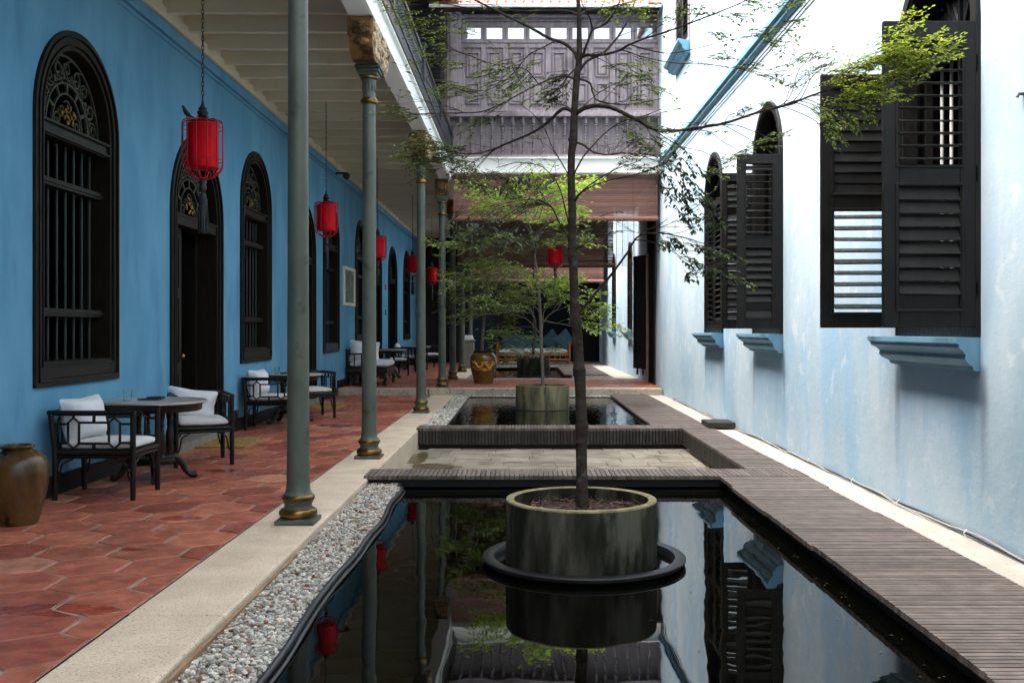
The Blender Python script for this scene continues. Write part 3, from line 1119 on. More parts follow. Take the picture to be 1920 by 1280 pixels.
def fretwork(parent, yc, hw, zs, rise, X):
    """pierced carving filling the arch: border, inner arch with spokes, scrolls, gilded flower spray"""
    m = MB()
    x0, x1 = X, X - 0.018
    ell = lambda rx, rz, a0=0, a1=PI, n=28: [(yc + rx * math.cos(a0 + (a1 - a0) * i / n), zs + rz * math.sin(a0 + (a1 - a0) * i / n)) for i in range(n + 1)]
    ribbon(m, ell(hw - 0.012, rise - 0.012), 0.024, x0, x1)
    ribbon(m, ell(hw * 0.62, rise * 0.62), 0.018, x0 + 0.006, x1)
    ribbon(m, ell(hw * 0.44, rise * 0.48), 0.014, x0 + 0.004, x1)
    for k in range(1, 6):
        a = PI * k / 6
        ribbon(m, [(yc + hw * 0.44 * math.cos(a), zs + rise * 0.48 * math.sin(a)), (yc + hw * 0.62 * math.cos(a), zs + rise * 0.62 * math.sin(a))], 0.03, x0 + 0.001, x1)
    for k in range(9):
        a = PI * (k + 0.5) / 9
        c = (yc + hw * 0.80 * math.cos(a), zs + rise * 0.80 * math.sin(a))
        s = 1 if k % 2 else -1
        ribbon(m, spiral(c, hw * 0.155, a + s * 1.9, 1.35, 20, s), 0.013, x0 + 0.002, x1)
        ribbon(m, spiral((yc + hw * 0.72 * math.cos(a + 0.16), zs + rise * 0.72 * math.sin(a + 0.16)), hw * 0.07, a - s, 1.1, 10, -s), 0.011, x0 + 0.003, x1)
        a2 = PI * k / 9
        ribbon(m, [(yc + hw * (0.62 + 0.36 * t_) * math.cos(a2 + 0.25 * math.sin(3 * t_)), zs + rise * (0.62 + 0.36 * t_) * math.sin(a2 + 0.25 * math.sin(3 * t_))) for t_ in (0, .25, .5, .75, 1)], 0.012, x0 + 0.001, x1)
    for k in range(5):
        a = PI * (k + 0.5) / 5
        ribbon(m, spiral((yc + hw * 0.30 * math.cos(a), zs + rise * 0.28 * math.sin(a) + 0.01), hw * 0.11, a + 1, 1.2, 12, 1 if k % 2 else -1), 0.012, x0 + 0.002, x1)
    g = m
    g.mi = 1
    rr = random.Random(int(yc * 100))
    for k in range(16):
        a = PI * rr.uniform(0.12, 0.88)
        q = rr.uniform(0.05, 0.30)
        g.blob((x0 + 0.012, yc + hw * q * math.cos(a), zs + rise * q * math.sin(a) + 0.03), (0.012, 0.02, 0.024), 6, 4)
    for k in range(8):
        a = PI * (k + 0.5) / 8
        g.blob((x0 + 0.01, yc + hw * 0.70 * math.cos(a), zs + rise * 0.70 * math.sin(a)), (0.008, 0.012, 0.012), 6, 4)
    return m.build('fanlight', [MT['fret'], MT['gold']], parent)


# ------------------------------------------------------------------ left: indigo building behind the colonnade
LW = [  # centre Y, half width, sill z, spring z, rise, kind
    (8.90, 0.83, 0.93, 3.20, 0.83, 'w'),
    (12.16, 0.96, 0.10, 2.78, 0.96, 'd'),
    (14.81, 0.83, 0.93, 3.20, 0.83, 'w'),
    (18.03, 0.96, 0.10, 2.78, 0.96, 'd'),
    (20.60, 0.82, 0.93, 3.20, 0.82, 'w'),
    (24.40, 0.83, 1.08, 3.25, 0.83, 'w'),
    (26.95, 0.90, 0.24, 2.95, 0.90, 'd'),
    (30.30, 0.95, 0.24, 2.98, 0.95, 'd'),
    (33.95, 0.90, 1.06, 3.20, 0.90, 'w'),
    (5.60, 0.96, 0.10, 2.78, 0.96, 'd'),
    (2.40, 0.83, 0.93, 3.20, 0.83, 'w'),
]
gb = thing('gallery_building', 'indigo blue building with arched dark windows behind the colonnade and its ceiling', 'building', (XL, 12, 0))
m = MB()
wall_face(m, XL, -5, 38.5, -0.3, 5.06, [(a, b, c, d, e) for (a, b, c, d, e, k) in LW], -0.34)
m.build('wall', MT['blue'], gb)
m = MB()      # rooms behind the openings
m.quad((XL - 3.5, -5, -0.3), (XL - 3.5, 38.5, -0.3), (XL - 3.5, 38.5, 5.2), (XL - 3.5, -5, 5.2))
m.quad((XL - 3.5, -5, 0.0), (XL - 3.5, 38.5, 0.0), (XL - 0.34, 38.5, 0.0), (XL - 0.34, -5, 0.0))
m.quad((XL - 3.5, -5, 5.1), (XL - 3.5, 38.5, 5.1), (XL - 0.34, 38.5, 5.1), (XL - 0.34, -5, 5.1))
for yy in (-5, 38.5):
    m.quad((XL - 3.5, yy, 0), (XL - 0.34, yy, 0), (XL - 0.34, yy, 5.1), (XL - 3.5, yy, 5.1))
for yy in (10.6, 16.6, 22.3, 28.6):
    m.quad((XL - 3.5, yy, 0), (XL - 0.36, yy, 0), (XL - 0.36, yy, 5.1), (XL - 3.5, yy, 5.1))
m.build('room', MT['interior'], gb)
m = MB()
m.box(XL, XL + 0.03, -5, STEP_Y, 4.60, 4.64)
m.box(XL, XL + 0.05, -5, 38.5, 4.66, 4.79)
m.box(XL, XL + 0.025, STEP_Y, 38.5, 4.60, 4.64)
m.build('cornice', MT['blue'], gb, bevel=0.012)
m = MB()
m.box(XL, XL + 0.075, -5, 38.5, 4.80, 4.93)
m.box(XL, XL + 0.03, -5, 38.5, 4.932, 5.066)
m.build('wall_plate', MT['cream'], gb, bevel=0.01)
m = MB()
edges = []
y = -5.0
for (yc, hw, zb, zs, rise, k) in sorted(LW):
    if k == 'd':
        edges.append((y, yc - hw - 0.01))
        y = yc + hw + 0.01
edges.append((y, 38.5))
for (a, b) in edges:
    for (p, q, z0) in ((a, min(b, STEP_Y), 0.0), (max(a, STEP_Y), b, STEP_Z)):
        if q > p + 0.02:
            m.box(XL - 0.01, XL + 0.018, p, q, z0 - 0.02, z0 + 0.17)
m.build('skirting', MT['skirting'], gb, bevel=0.004)


def left_window(yc, hw, zb, zs, rise):
    m = MB()
    o = lambda d, db=None: arch_pts(yc, hw, zb, zs, 22, rise, d, db)
    band(m, XL + 0.030, XL - 0.02, o(-0.005), o(0.035))
    band(m, XL + 0.045, XL - 0.02, o(0.035), o(0.055))
    band(m, XL + 0.020, XL - 0.05, o(0.055), o(0.115, 0.16))
    band(m, XL + 0.034, XL - 0.05, o(0.115, 0.16), o(0.130, 0.175))
    band(m, XL + 0.008, XL - 0.30, o(0.130, 0.175), o(0.165, 0.20))
    fr = m.build('window', MT['frame_wood'], gb, bevel=0.004)
    hi = hw - 0.165
    m = MB()
    m.box(XL - 0.02, XL - 0.24, yc - hi, yc + hi, zs - 0.16, zs - 0.02)
    m.box(XL + 0.012, XL - 0.02, yc - hi - 0.01, yc + hi + 0.01, zs - 0.055, zs - 0.03)
    m.box(XL + 0.006, XL - 0.02, yc - hi - 0.01, yc + hi + 0.01, zs - 0.15, zs - 0.125)
    m.build('rail', MT['frame_wood'], fr, bevel=0.005)
    for z in (zs - 0.53, zb + 0.62):
        m = MB()
        m.box(XL - 0.07, XL - 0.22, yc - hi, yc + hi, z - 0.035, z + 0.035)
        m.box(XL - 0.055, XL - 0.08, yc - hi, yc + hi, z - 0.012, z + 0.016)
        m.build('rail', MT['frame_wood'], fr, bevel=0.005)
    m = MB()
    nb = 8
    for i in range(nb):
        yy = yc - hi + 2 * hi * (i + 0.5) / nb
        m.tube([(XL - 0.16, yy, zb + 0.20), (XL - 0.16, yy, zs - 0.1)], 0.014, 7)
    m.build('window_bars', MT['bars'], fr, smooth=60)
    fretwork(fr, yc, hi - 0.005, zs - 0.02, rise - 0.165, XL - 0.10)
    return fr


def left_door(yc, hw, zb, zs, rise):
    m = MB()
    zt = zb
    o = lambda d: arch_pts(yc, hw, zb, zs, 22, rise, d, 0.0)

    def ring(xf, xb, d0, d1):
        A, B = o(d0), o(d1)
        n = len(A)
        vs = [(xf, p[0], p[1]) for p in A] + [(xf, p[0], p[1]) for p in B] + [(xb, p[0], p[1]) for p in A] + [(xb, p[0], p[1]) for p in B]
        fs = []
        for i in range(n - 1):
            fs += [(i, i + 1, n + i + 1, n + i), (n + i, n + i + 1, 3 * n + i + 1, 3 * n + i), (2 * n + i, 2 * n + i + 1, i + 1, i)]
        m.add(vs, fs)
    ring(XL + 0.030, XL - 0.02, -0.005, 0.05)
    ring(XL + 0.048, XL - 0.02, 0.05, 0.075)
    ring(XL + 0.018, XL - 0.05, 0.075, 0.15)
    ring(XL + 0.034, XL - 0.05, 0.15, 0.168)
    ring(XL + 0.006, XL - 0.30, 0.168, 0.205)
    dr = m.build('door', MT['frame_wood'], gb, bevel=0.004)
    hi = hw - 0.205
    m = MB()
    m.box(XL - 0.01, XL - 0.26, yc - hi, yc + hi, zs - 0.16, zs - 0.02)
    m.box(XL + 0.004, XL - 0.01, yc - hi, yc + hi, zs - 0.06, zs - 0.035)
    m.build('transom', MT['frame_wood'], dr, bevel=0.005)
    fretwork(dr, yc, hi - 0.005, zs - 0.02, rise - 0.205, XL - 0.10)
    # one leaf stands shut, the other is folded back into the dark
    m = MB()
    X0 = XL - 0.20
    y0, y1 = yc - hi, yc - 0.06
    zt = zs - 0.16
    m.box(X0, X0 - 0.04, y0, y1, zb, zt)
    mid = zb + 0.62
    for (a, b, c, d) in ((y0, y0 + 0.09, zb, zt), (y1 - 0.09, y1, zb, zt), (y0, y1, zb, zb + 0.14), (y0, y1, zt - 0.12, zt), (y0, y1, zb + 0.75, zb + 0.90), (y0, y1, zb + 1.68, zb + 1.80)):
        m.box(X0 + 0.022 + (0.002 if d - c > 1 else 0), X0 + 0.0005, a, b, c, d)
    for (c, d) in ((zb + 0.14, zb + 0.75), (zb + 0.90, zb + 1.68), (zb + 1.80, zt - 0.12)):
        m.box(X0 + 0.014, X0 + 0.0003, y0 + 0.15, y1 - 0.15, c + 0.06, d - 0.06)
    m.box(X0 - 0.05, X0 - 0.60, yc + hi - 0.05, yc + hi - 0.01, zb, zt)
    m.build('door_leaf', MT['darkwood'], dr, bevel=0.006)
    m = MB()
    m.blob((X0 + 0.055, y1 - 0.05, zb + 0.98), (0.028, 0.03, 0.03), 10, 8)
    m.build('door_knob', MT['brass'], dr, smooth=80)
    m = MB()
    m.box(XL + 0.10, XL - 0.33, yc - hw - 0.06, yc + hw + 0.06, zb - 0.13, zb + 0.004)
    m.build('threshold', MT['greystone'], dr, bevel=0.01)


for (yc, hw, zb, zs, rise, k) in LW:
    (left_window if k == 'w' else left_door)(yc, hw, zb, zs, rise)

# beam over the columns with its white fascia, upper storey behind the balcony
BX0, BX1, BZ = -1.80, -1.57, 4.65
m = MB()
m.box(BX0, BX1, -5, 21.75, BZ, 5.04)
m.box(BX1, BX1 + 0.022, -5, 21.75, BZ + 0.002, BZ + 0.045)
m.box(BX1, BX1 + 0.010, -5, 21.75, BZ + 0.047, 4.90)
m.box(BX1, BX1 + 0.055, -5, 21.75, 4.902, 4.93)
m.build('beam', MT['white'], gb, bevel=0.006)
m = MB()
m.box(BX0, BX1, 21.80, 38, BZ, 5.04)
m.build('beam', MT['white'], gb, bevel=0.006)
m = MB()
m.box(-2.62, -2.70, -5, 21.6, 5.1, 8.7)
for i in range(12):          # posts and louvred panels of the upper gallery
    yy = -3.6 + i * 2.15
    m.box(-2.50, -2.62, yy - 0.08, yy + 0.08, 5.1, 8.6)
for z in (5.95, 6.10, 7.5, 7.65, 8.5):
    m.box(-2.53, -2.62, -5, 21.6, z - 0.05, z + 0.05)
z = 5.2
while z < 8.45:
    m.obox((-2.585, 8.3, z), Vector((0.77, 0, 0.64)), Vector((0, 1, 0)), Vector((-0.64, 0, 0.77)), 0.035, 13.3, 0.006)
    z += 0.085
m.build('upper_louvres', MT['timber_dark'], gb)
m = MB()
m.quad((-8, -5, 10.6), (-1.4, -5, 8.75), (-1.4, 21.35, 8.75), (-8, 21.35, 10.6))
m.quad((-8, 25.8, 10.6), (-1.4, 25.8, 8.75), (-1.4, 38, 8.75), (-8, 38, 10.6))
m.build('roof', MT['roof'], gb)
m = MB()
m.quad((-8, -5, 8.75), (-1.42, -5, 8.65), (-1.42, 38, 8.65), (-8, 38, 8.75))
m.box(-1.42, -1.36, -5, 21.3, 8.60, 8.74)
m.build('soffit', MT['timber_dark'], gb)
m = MB()
m.box(-8, -1.60, -5, 38, 5.12, 5.16)
m.build('upper_floor', MT['timber_dark'], gb)
# end wall of the long gallery
m = MB()
m.box(XL - 0.3, -1.9, 38.3, 38.5, 0, 5.1)
for i in range(4):
    m.box(-3.8 + i * 0.48, -3.8 + i * 0.48 + 0.42, 38.24, 38.3, 0.2, 3.6)
m.build('end_screen', MT['timber_dark'], gb)

# ceiling of the gallery: boards and exposed joists
m = MB()
m.quad((XL, -5, 5.07), (XL, 38.5, 5.07), (-1.55, 38.5, 5.07), (-1.55, -5, 5.07))
y = -4.5
while y < 38:
    m.box(XL + 0.02, BX0 + 0.02, y, y + 0.075, 4.865, 5.066)
    y += 0.70
struct(m, 'ceiling', MT['cream'], bevel=0.008)

# balcony rail above the beam
br = thing('balcony_railing', 'slate grey balustrade of turned balusters above the white beam', 'railing', (-1.5, 12, 4.94))
m = MB()
m.box(-1.62, -1.50, -5, 21.7, 4.935, 5.10)
m.box(-1.585, -1.485, -5, 21.7, 5.10, 5.125)
m.build('base_rail', MT['railing'], br, bevel=0.006)
m = MB()
m.box(-1.60, -1.50, -5, 21.7, 5.57, 5.63)
m.box(-1.575, -1.525, -5, 21.7, 5.52, 5.57)
m.build('top_rail', MT['railing'], br, bevel=0.006)
prof = [(0.013, 5.125), (0.013, 5.16), (0.022, 5.175), (0.012, 5.195), (0.020, 5.23), (0.024, 5.27), (0.014, 5.32), (0.010, 5.35), (0.021, 5.37), (0.010, 5.39),
        (0.012, 5.45), (0.022, 5.50), (0.014, 5.54), (0.021, 5.565), (0.013, 5.585), (0.013, 5.63)]
b0 = None
yb = 9.0
while yb < 21.3:
    if b0 is None:
        m = MB()
        m.lathe([(r * 1.45, 5.125 + (z - 5.125) * 0.79) for r, z in prof], (-1.55, yb, 0), 8)
        b0 = m.build('baluster', MT['railing'], br, smooth=40)
        y00 = yb
    else:
        c = b0.copy()
        COL.objects.link(c)
        c.location = (0, yb - y00, 0)
    yb += 0.135
for yp in (8.0, 11.6, 15.2, 18.4, 21.35):
    m = MB()
    m.box(-1.61, -1.49, yp - 0.06, yp + 0.06, 5.126, 5.72)
    m.box(-1.625, -1.475, yp - 0.075, yp + 0.075, 5.72, 5.76)
    m.build('newel_post', MT['railing'], br, bevel=0.006)

# ------------------------------------------------------------------ right: pale blue building with black shutters
cb = thing('courtyard_building', 'pale faded blue building with black louvred shutters beside the boardwalk', 'building', (XR, 12, 0))
RW = [  # centre Y, half width, sill z, spring z, shutter leaf width, lower slats open on the far leaf
    (7.27, 0.70, 1.36, 3.48, 0.61),
    (12.25, 0.70, 1.36, 3.48, 0.50),
    (15.68, 0.70, 1.36, 3.48, 0.46),
    (3.3, 0.70, 1.36, 3.48, 0.60),
    (27.9, 0.55, 1.36, 3.3, 0.40),
    (32.8, 0.60, 1.36, 3.3, 0.40),
]
m = MB()
ops = [(a, b, c, d, b) for (a, b, c, d, e) in RW] + [(23.3, 0.62, STEP_Z, 4.2, 0.3)] + []
wall_face(m, XR, -5, 40, -0.4, 4.98, ops, 0.42, True)
wall_face(m, XR, -5, 40, 4.98, 8.95, [(18.75, 0.80, 6.62, 8.0, 0.80), (12.2, 0.7, 6.62, 8.0, 0.7), (7.3, 0.7, 6.62, 8.0, 0.7)], 0.42, True)
m.build('wall', [MT['pale'], MT['shutter']], cb)
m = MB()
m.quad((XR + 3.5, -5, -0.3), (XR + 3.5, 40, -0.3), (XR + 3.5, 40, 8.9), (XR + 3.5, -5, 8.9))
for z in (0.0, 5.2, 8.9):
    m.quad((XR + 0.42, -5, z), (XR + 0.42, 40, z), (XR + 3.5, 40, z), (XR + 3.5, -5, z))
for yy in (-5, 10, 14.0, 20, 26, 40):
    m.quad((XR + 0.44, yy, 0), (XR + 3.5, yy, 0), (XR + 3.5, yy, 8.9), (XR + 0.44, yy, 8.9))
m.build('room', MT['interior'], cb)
m = MB()
pr = [(0.0, 4.93), (0.02, 4.93), (0.05, 4.97), (0.05, 5.0), (0.085, 5.03), (0.085, 5.09), (0.05, 5.12), (0.0, 5.15)]
vs = [(XR - d, -5, z) for d, z in pr] + [(XR - d, 22.55, z) for d, z in pr]
n = len(pr)
m.add(vs, [(i, i + 1, n + i + 1, n + i) for i in range(n - 1)] + [tuple(range(n, 2 * n))])
m.build('cornice', MT['sillblue'], cb)


def shutter(parent, hinge, ang, w, z0, h, tilt_up, tilt_lo, name='shutter', th=0.038, sl=0.048):
    """louvred leaf: hinge (x,y), swung to direction ang (radians, in the ground plane)"""
    u = Vector((math.cos(ang), math.sin(ang), 0))
    nrm = Vector((-math.sin(ang), math.cos(ang), 0))
    up = Vector((0, 0, 1))
    o = Vector((hinge[0], hinge[1], z0))
    m = MB()

    def bx(u0, u1, v0, v1, t=th, off=0.0):
        m.obox(o + u * ((u0 + u1) / 2) + up * ((v0 + v1) / 2) + nrm * off, u, nrm, up, (u1 - u0) / 2, t / 2, (v1 - v0) / 2)
    s = 0.105 if w > 0.45 else 0.075
    bx(0, s, 0, h)
    bx(w - s, w, 0, h)
    b0, b1, m0, m1, t0 = 0, 0.125, 0.93, 1.075, h - 0.115
    bx(s, w - s, b0, b1, th * 0.92)
    bx(s, w - s, m0, m1, th * 0.92)
    bx(s, w - s, t0, h, th * 0.92)
    for (a, b) in ((b1, m0), (m1, t0)):           # beading round the panels
        for off in (-th * 0.5 - 0.004, th * 0.5 + 0.004):
            bx(s - 0.026, s - 0.008, a - 0.02, b + 0.02, 0.012, off)
            bx(w - s + 0.008, w - s + 0.026, a - 0.02, b + 0.02, 0.012, off)
            bx(s - 0.026, w - s + 0.026, b + 0.006, b + 0.022, 0.014, off)
            bx(s - 0.026, w - s + 0.026, a - 0.022, a - 0.006, 0.014, off)
    rr = random.Random(int(hinge[1] * 77 + ang * 10))
    for (a, b, tl, pitch) in ((b1, m0, tilt_lo, 0.088), (m1, t0, tilt_up, 0.080)):
        k = int((b - a) / pitch)
        for i in range(k):
            v = a + (b - a) * (i + 0.5) / k
            tt = tl + rr.uniform(-0.09, 0.09) + (0.5 if rr.random() < 0.05 else 0)
            an = nrm * math.cos(tt) - up * math.sin(tt)
            bn = nrm * math.sin(tt) + up * math.cos(tt)
            uu = (u + up * rr.uniform(-0.012, 0.012)).normalized()
            m.obox(o + u * (w / 2) + up * v, uu, an, bn, w / 2 - s + 0.004, sl, 0.0055)
    for v in (0.25, h * 0.5, h - 0.28):          # hinge straps
        bx(-0.012, 0.006, v - 0.06, v + 0.06, th + 0.012)
    m.build(name, MT['shutter'], parent, bevel=0.003, segs=1)


def right_sill(parent, yc, hw, z, proj=0.215):
    pr = [(0.0, z), (proj, z), (proj, z - 0.035), (proj - 0.02, z - 0.045), (proj - 0.02, z - 0.065), (proj - 0.055, z - 0.085), (proj - 0.085, z - 0.115), (proj - 0.075, z - 0.14),
          (proj - 0.10, z - 0.165), (proj - 0.145, z - 0.19), (proj - 0.15, z - 0.215), (0.0, z - 0.225)]
    n = len(pr)
    m = MB()
    # mitred returns: the ends follow the same profile
    vs = []
    for sgn in (-1, 1):
        for d, zz in pr:
            vs.append((XR - d, yc + sgn * (hw - 0.10 + d * 0.62), zz))
    m.add(vs, [(i, (i + 1) % n, n + (i + 1) % n, n + i) for i in range(n - 1)] + [tuple(range(n)), tuple(range(2 * n - 1, n - 1, -1))])
    return m.build('sill', MT['sillblue'], parent)


def right_window(i, yc, hw, zb, zs, lw):
    m = MB()
    o = lambda d: arch_pts(yc, hw, zb, zs, 22, hw, d)
    band(m, XR - 0.035, XR + 0.02, o(-0.01), o(0.075))
    band(m, XR - 0.018, XR + 0.10, o(0.075), o(0.10))
    band(m, XR + 0.16, XR + 0.22, o(0.0), o(0.11))
    m.box(XR + 0.15, XR + 0.23, yc - hw + 0.02, yc + hw - 0.02, zs - 0.06, zs + 0.03)
    fr = m.build('window', MT['shutter'], cb, bevel=0.004)
    right_sill(fr, yc, hw + 0.10, zb - 0.012)
    m = MB()
    for k in range(7):
        yy = yc - hw + 0.1 + (2 * hw - 0.2) * (k + 0.5) / 7
        m.tube([(XR + 0.26, yy, zb), (XR + 0.26, yy, zs)], 0.014, 7)
    m.build('window_bars', MT['whitebar'], fr, smooth=60)
    m = MB()
    A = arch_pts(yc, hw - 0.1, zs, zs, 22, hw - 0.1)[1:-1]
    m.add([(XR + 0.19, p[0], p[1]) for p in A], [tuple(range(len(A)))])
    m.build('fanlight_pane', MT['darkpane'], fr)
    m = MB()
    for a in (PI / 3, PI / 2, 2 * PI / 3):
        ribbon(m, [(yc, zs), (yc + (hw - 0.1) * math.cos(a), zs + (hw - 0.1) * math.sin(a))], 0.03, XR + 0.165, XR + 0.186)
    m.build('glazing_bar', MT['shutter'], fr)
    z0, h = 1.415, 2.02
    near, far = yc - hw + 0.015, yc + hw - 0.015
    if i == 0:
        shutter(fr, (XR - 0.03, near), R(180), lw, z0, h, R(8), R(67))
        shutter(fr, (XR - 0.03, far), R(180), lw, z0, h, R(76), R(20))
    elif i == 2:
        for (hy, an) in ((yc - hw + 0.10, R(90)), (yc + hw - 0.10, R(-90))):
            shutter(fr, (XR + 0.02, hy), an, hw - 0.105, z0, h, R(38), R(38))
    else:
        shutter(fr, (XR - 0.03, near), R(179), lw, z0, h, R(10), R(64))
        shutter(fr, (XR - 0.03, far), R(176), lw * 0.8, z0, h, R(64), R(66))


for i, w in enumerate(RW[:4]):
    right_window(i, *w)


def far_window(yc, hw, zb, zs):
    m = MB()
    o = lambda d: arch_pts(yc, hw, zb, zs, 14, hw, d)
    band(m, XR - 0.03, XR + 0.1, o(-0.01), o(0.08))
    fr = m.build('window', MT['shutter'], cb)
    right_sill(fr, yc, hw + 0.08, zb - 0.012)
    for (hy, ang) in ((yc - hw + 0.09, R(90)), (yc + hw - 0.09, R(-90))):
        shutter(fr, (XR + 0.02, hy), ang, hw - 0.095, zb + 0.09, zs - zb, R(40), R(40))


far_window(27.9, 0.55, 1.36, 3.3)
far_window(32.8, 0.60, 1.36, 3.3)
for yc, hw in ((18.75, 0.80), (12.2, 0.7), (7.3, 0.7)):
    m = MB()
    o = lambda d: arch_pts(yc, hw, 6.62, 8.0, 14, hw, d)
    band(m, XR - 0.03, XR + 0.1, o(-0.01), o(0.08))
    fr = m.build('window', MT['timber'], cb)
    right_sill(fr, yc, hw + 0.1, 6.61, 0.24)
    for (hy, ang) in ((yc - hw + 0.09, R(90)), (yc + hw - 0.09, R(-90))):
        shutter(fr, (XR + 0.01, hy), ang, hw - 0.095, 6.72, 1.6, R(50), R(50))
# dark doorway into the cross gallery
m = MB()
m.box(XR - 0.03, XR + 0.3, 22.62, 22.70, STEP_Z, 4.5)
m.box(XR - 0.03, XR + 0.3, 23.90, 23.98, STEP_Z, 4.5)
m.box(XR - 0.03, XR + 0.3, 22.699, 23.901, 4.4, 4.5)
dr = m.build('door', MT['darkwood'], cb, bevel=0.004)
m = MB()
m.box(XR + 0.2, XR + 0.24, 22.70, 23.3, STEP_Z + 0.01, 4.4)
for z in (0.5, 1.0, 1.9, 3.0):
    m.box(XR + 0.18, XR + 0.2, 22.72, 23.28, z, z + 0.08)
m.build('door_leaf', MT['darkwood'], dr, bevel=0.004)
m = MB()
m.quad((XR - 0.12, -5, 8.94), (XR + 6, -5, 10.2), (XR + 6, 40, 10.2), (XR - 0.12, 40, 8.94))
m.quad((XR - 0.12, -5, 8.90), (XR - 0.12, 40, 8.90), (XR - 0.12, 40, 8.939), (XR - 0.12, -5, 8.939))
m.build('roof', MT['roof'], cb)

# ------------------------------------------------------------------ cross gallery: timber facade over a white beam
FY = 22.0
FX0, FX1 = -1.62, 2.995
fb = thing('timber_facade', 'weathered grey timber upper storey with balusters above white beam at court end', 'building', (0.7, FY, 4.8))
m = MB()
m.box(-1.55, FX1 + 0.01, FY - 0.38, FY + 0.10, 4.80, 5.10)
m.box(-1.50, FX1 + 0.01, FY - 0.40, FY - 0.38, 4.802, 4.84)
m.box(-1.50, FX1 + 0.01, FY - 0.45, FY + 0.05, 5.10, 5.135)
m.build('beam', MT['white'], fb, bevel=0.006)
m = MB()
m.box(FX0, FX1, FY - 0.36, FY + 0.02, 5.137, 5.20)
m.box(FX0, FX1, FY - 0.02, FY + 0.02, 5.20, 6.05)
m.box(FX0, FX1, FY - 0.30, FY + 0.02, 6.05, 6.13)
m.box(FX0, FX1, FY - 0.26, FY + 0.02, 6.135, 6.18)
m.build('balustrade_panel', MT['timber'], fb, bevel=0.008)
prof = [(0.030, 5.20), (0.030, 5.27), (0.020, 5.285), (0.034, 5.31), (0.018, 5.34), (0.026, 5.40), (0.030, 5.46), (0.018, 5.54), (0.014, 5.56), (0.030, 5.585), (0.016, 5.61),
        (0.030, 5.64), (0.014, 5.665), (0.018, 5.72), (0.026, 5.78), (0.018, 5.83), (0.034, 5.86), (0.020, 5.885), (0.034, 5.91), (0.030, 5.93), (0.030, 6.05)]
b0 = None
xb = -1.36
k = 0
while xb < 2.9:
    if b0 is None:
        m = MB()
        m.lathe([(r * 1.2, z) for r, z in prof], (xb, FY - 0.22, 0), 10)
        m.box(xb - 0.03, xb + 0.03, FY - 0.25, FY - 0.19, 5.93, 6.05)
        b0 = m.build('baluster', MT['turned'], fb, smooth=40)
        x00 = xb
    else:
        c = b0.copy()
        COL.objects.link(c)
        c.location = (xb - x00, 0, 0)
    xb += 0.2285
# panelled wall: framing, raised mouldings
m = MB()
m.box(FX0, FX1, FY + 0.10, FY + 0.16, 6.18, 8.42)
npan = 9
pw = (FX1 - 0.05 - (FX0 + 0.28)) / npan
for i in range(npan + 1):
    x = FX0 + 0.28 + pw * i
    m.box(x - 0.055, x + 0.055, FY + 0.055, FY + 0.10, 6.20, 7.74)
for (a, b) in ((6.20, 6.30), (7.64, 7.74), (8.10, 8.20), (8.22, 8.26)):
    m.box(FX0 + 0.2, FX1, FY + 0.05, FY + 0.10, a + 0.001, b)
m.box(FX0, FX1, FY + 0.02, FY + 0.10, 7.742, 7.80)
for i in range(npan):
    xa = FX0 + 0.28 + pw * i + 0.055
    xb_ = xa + pw - 0.11
    m.box((xa + xb_) / 2 - 0.012, (xa + xb_) / 2 + 0.012, FY + 0.07, FY + 0.10, 6.30, 7.64) if i % 3 == 1 else None
    for (z0, z1) in ((6.40, 6.86), (7.00, 7.55)):
        for (p, q, r, s) in ((xa + 0.04, xa + 0.07, z0, z1), (xb_ - 0.07, xb_ - 0.04, z0, z1), (xa + 0.07, xb_ - 0.07, z0, z0 + 0.03), (xa + 0.07, xb_ - 0.07, z1 - 0.03, z1)):
            m.box(p, q, FY + 0.052, FY + 0.0999, r, s)
        m.box(xa + 0.105, xb_ - 0.105, FY + 0.066, FY + 0.0998, z0 + 0.065, z1 - 0.065)
m.box(FX0, FX1, FY + 0.03, FY + 0.10, 8.30, 8.36)
m.build('panelled_wall', MT['timber'], fb, bevel=0.004, segs=1)
for i in range(npan):
    xa = FX0 + 0.28 + pw * i + 0.05
    xb_ = xa + pw - 0.10
    m = MB()
    for (p, q, r, s) in ((xa - 0.04, xa + 0.015, 7.80, 8.14), (xb_ - 0.015, xb_ + 0.04, 7.80, 8.14), (xa + 0.015, xb_ - 0.015, 7.80, 7.83), (xa + 0.015, xb_ - 0.015, 8.11, 8.14)):
        m.box(p, q, FY + 0.04, FY + 0.0995, r, s)
    wnd = m.build('clerestory_window', MT['timber'], fb)
    m = MB()
    tl = 0.004 * ((i * 7) % 5 - 2)
    m.quad((xa + 0.015, FY + 0.090 + tl * 0.2, 7.83), (xb_ - 0.015, FY + 0.090 - tl * 0.2, 7.83), (xb_ - 0.015, FY + 0.094, 8.11), (xa + 0.015, FY + 0.094, 8.11))
    m.build('pane', MT['pane'], wnd)
m = MB()
m.box(-1.66, -1.36, FY - 0.06, FY + 0.05, 6.18, 8.40)
m.box(-1.60, -1.42, FY - 0.09, FY - 0.06, 6.25, 8.34)
m.build('corner_post', MT['timber'], fb, bevel=0.01)
m = MB()
m.box(FX0 - 0.4, FX1, FY - 0.50, FY + 0.16, 8.40, 8.42)
m.build('soffit', MT['timber_dark'], fb)
m = MB()
m.box(FX0 - 0.4, FX1, FY - 0.56, FY - 0.50, 8.35, 8.415)
m.build('gutter', MT['white'], fb, bevel=0.01)
m = MB()
for i in range(26):
    x0 = FX0 - 0.4 + i * 0.194
    m.lathe([(0.085, 0.0), (0.085, 2.2)], (0, 0, 0), 8) if False else None
m.quad((FX0 - 0.4, FY - 0.60, 8.43), (FX1, FY - 0.60, 8.43), (FX1, FY + 2.6, 9.9), (FX0 - 0.4, FY + 2.6, 9.9))
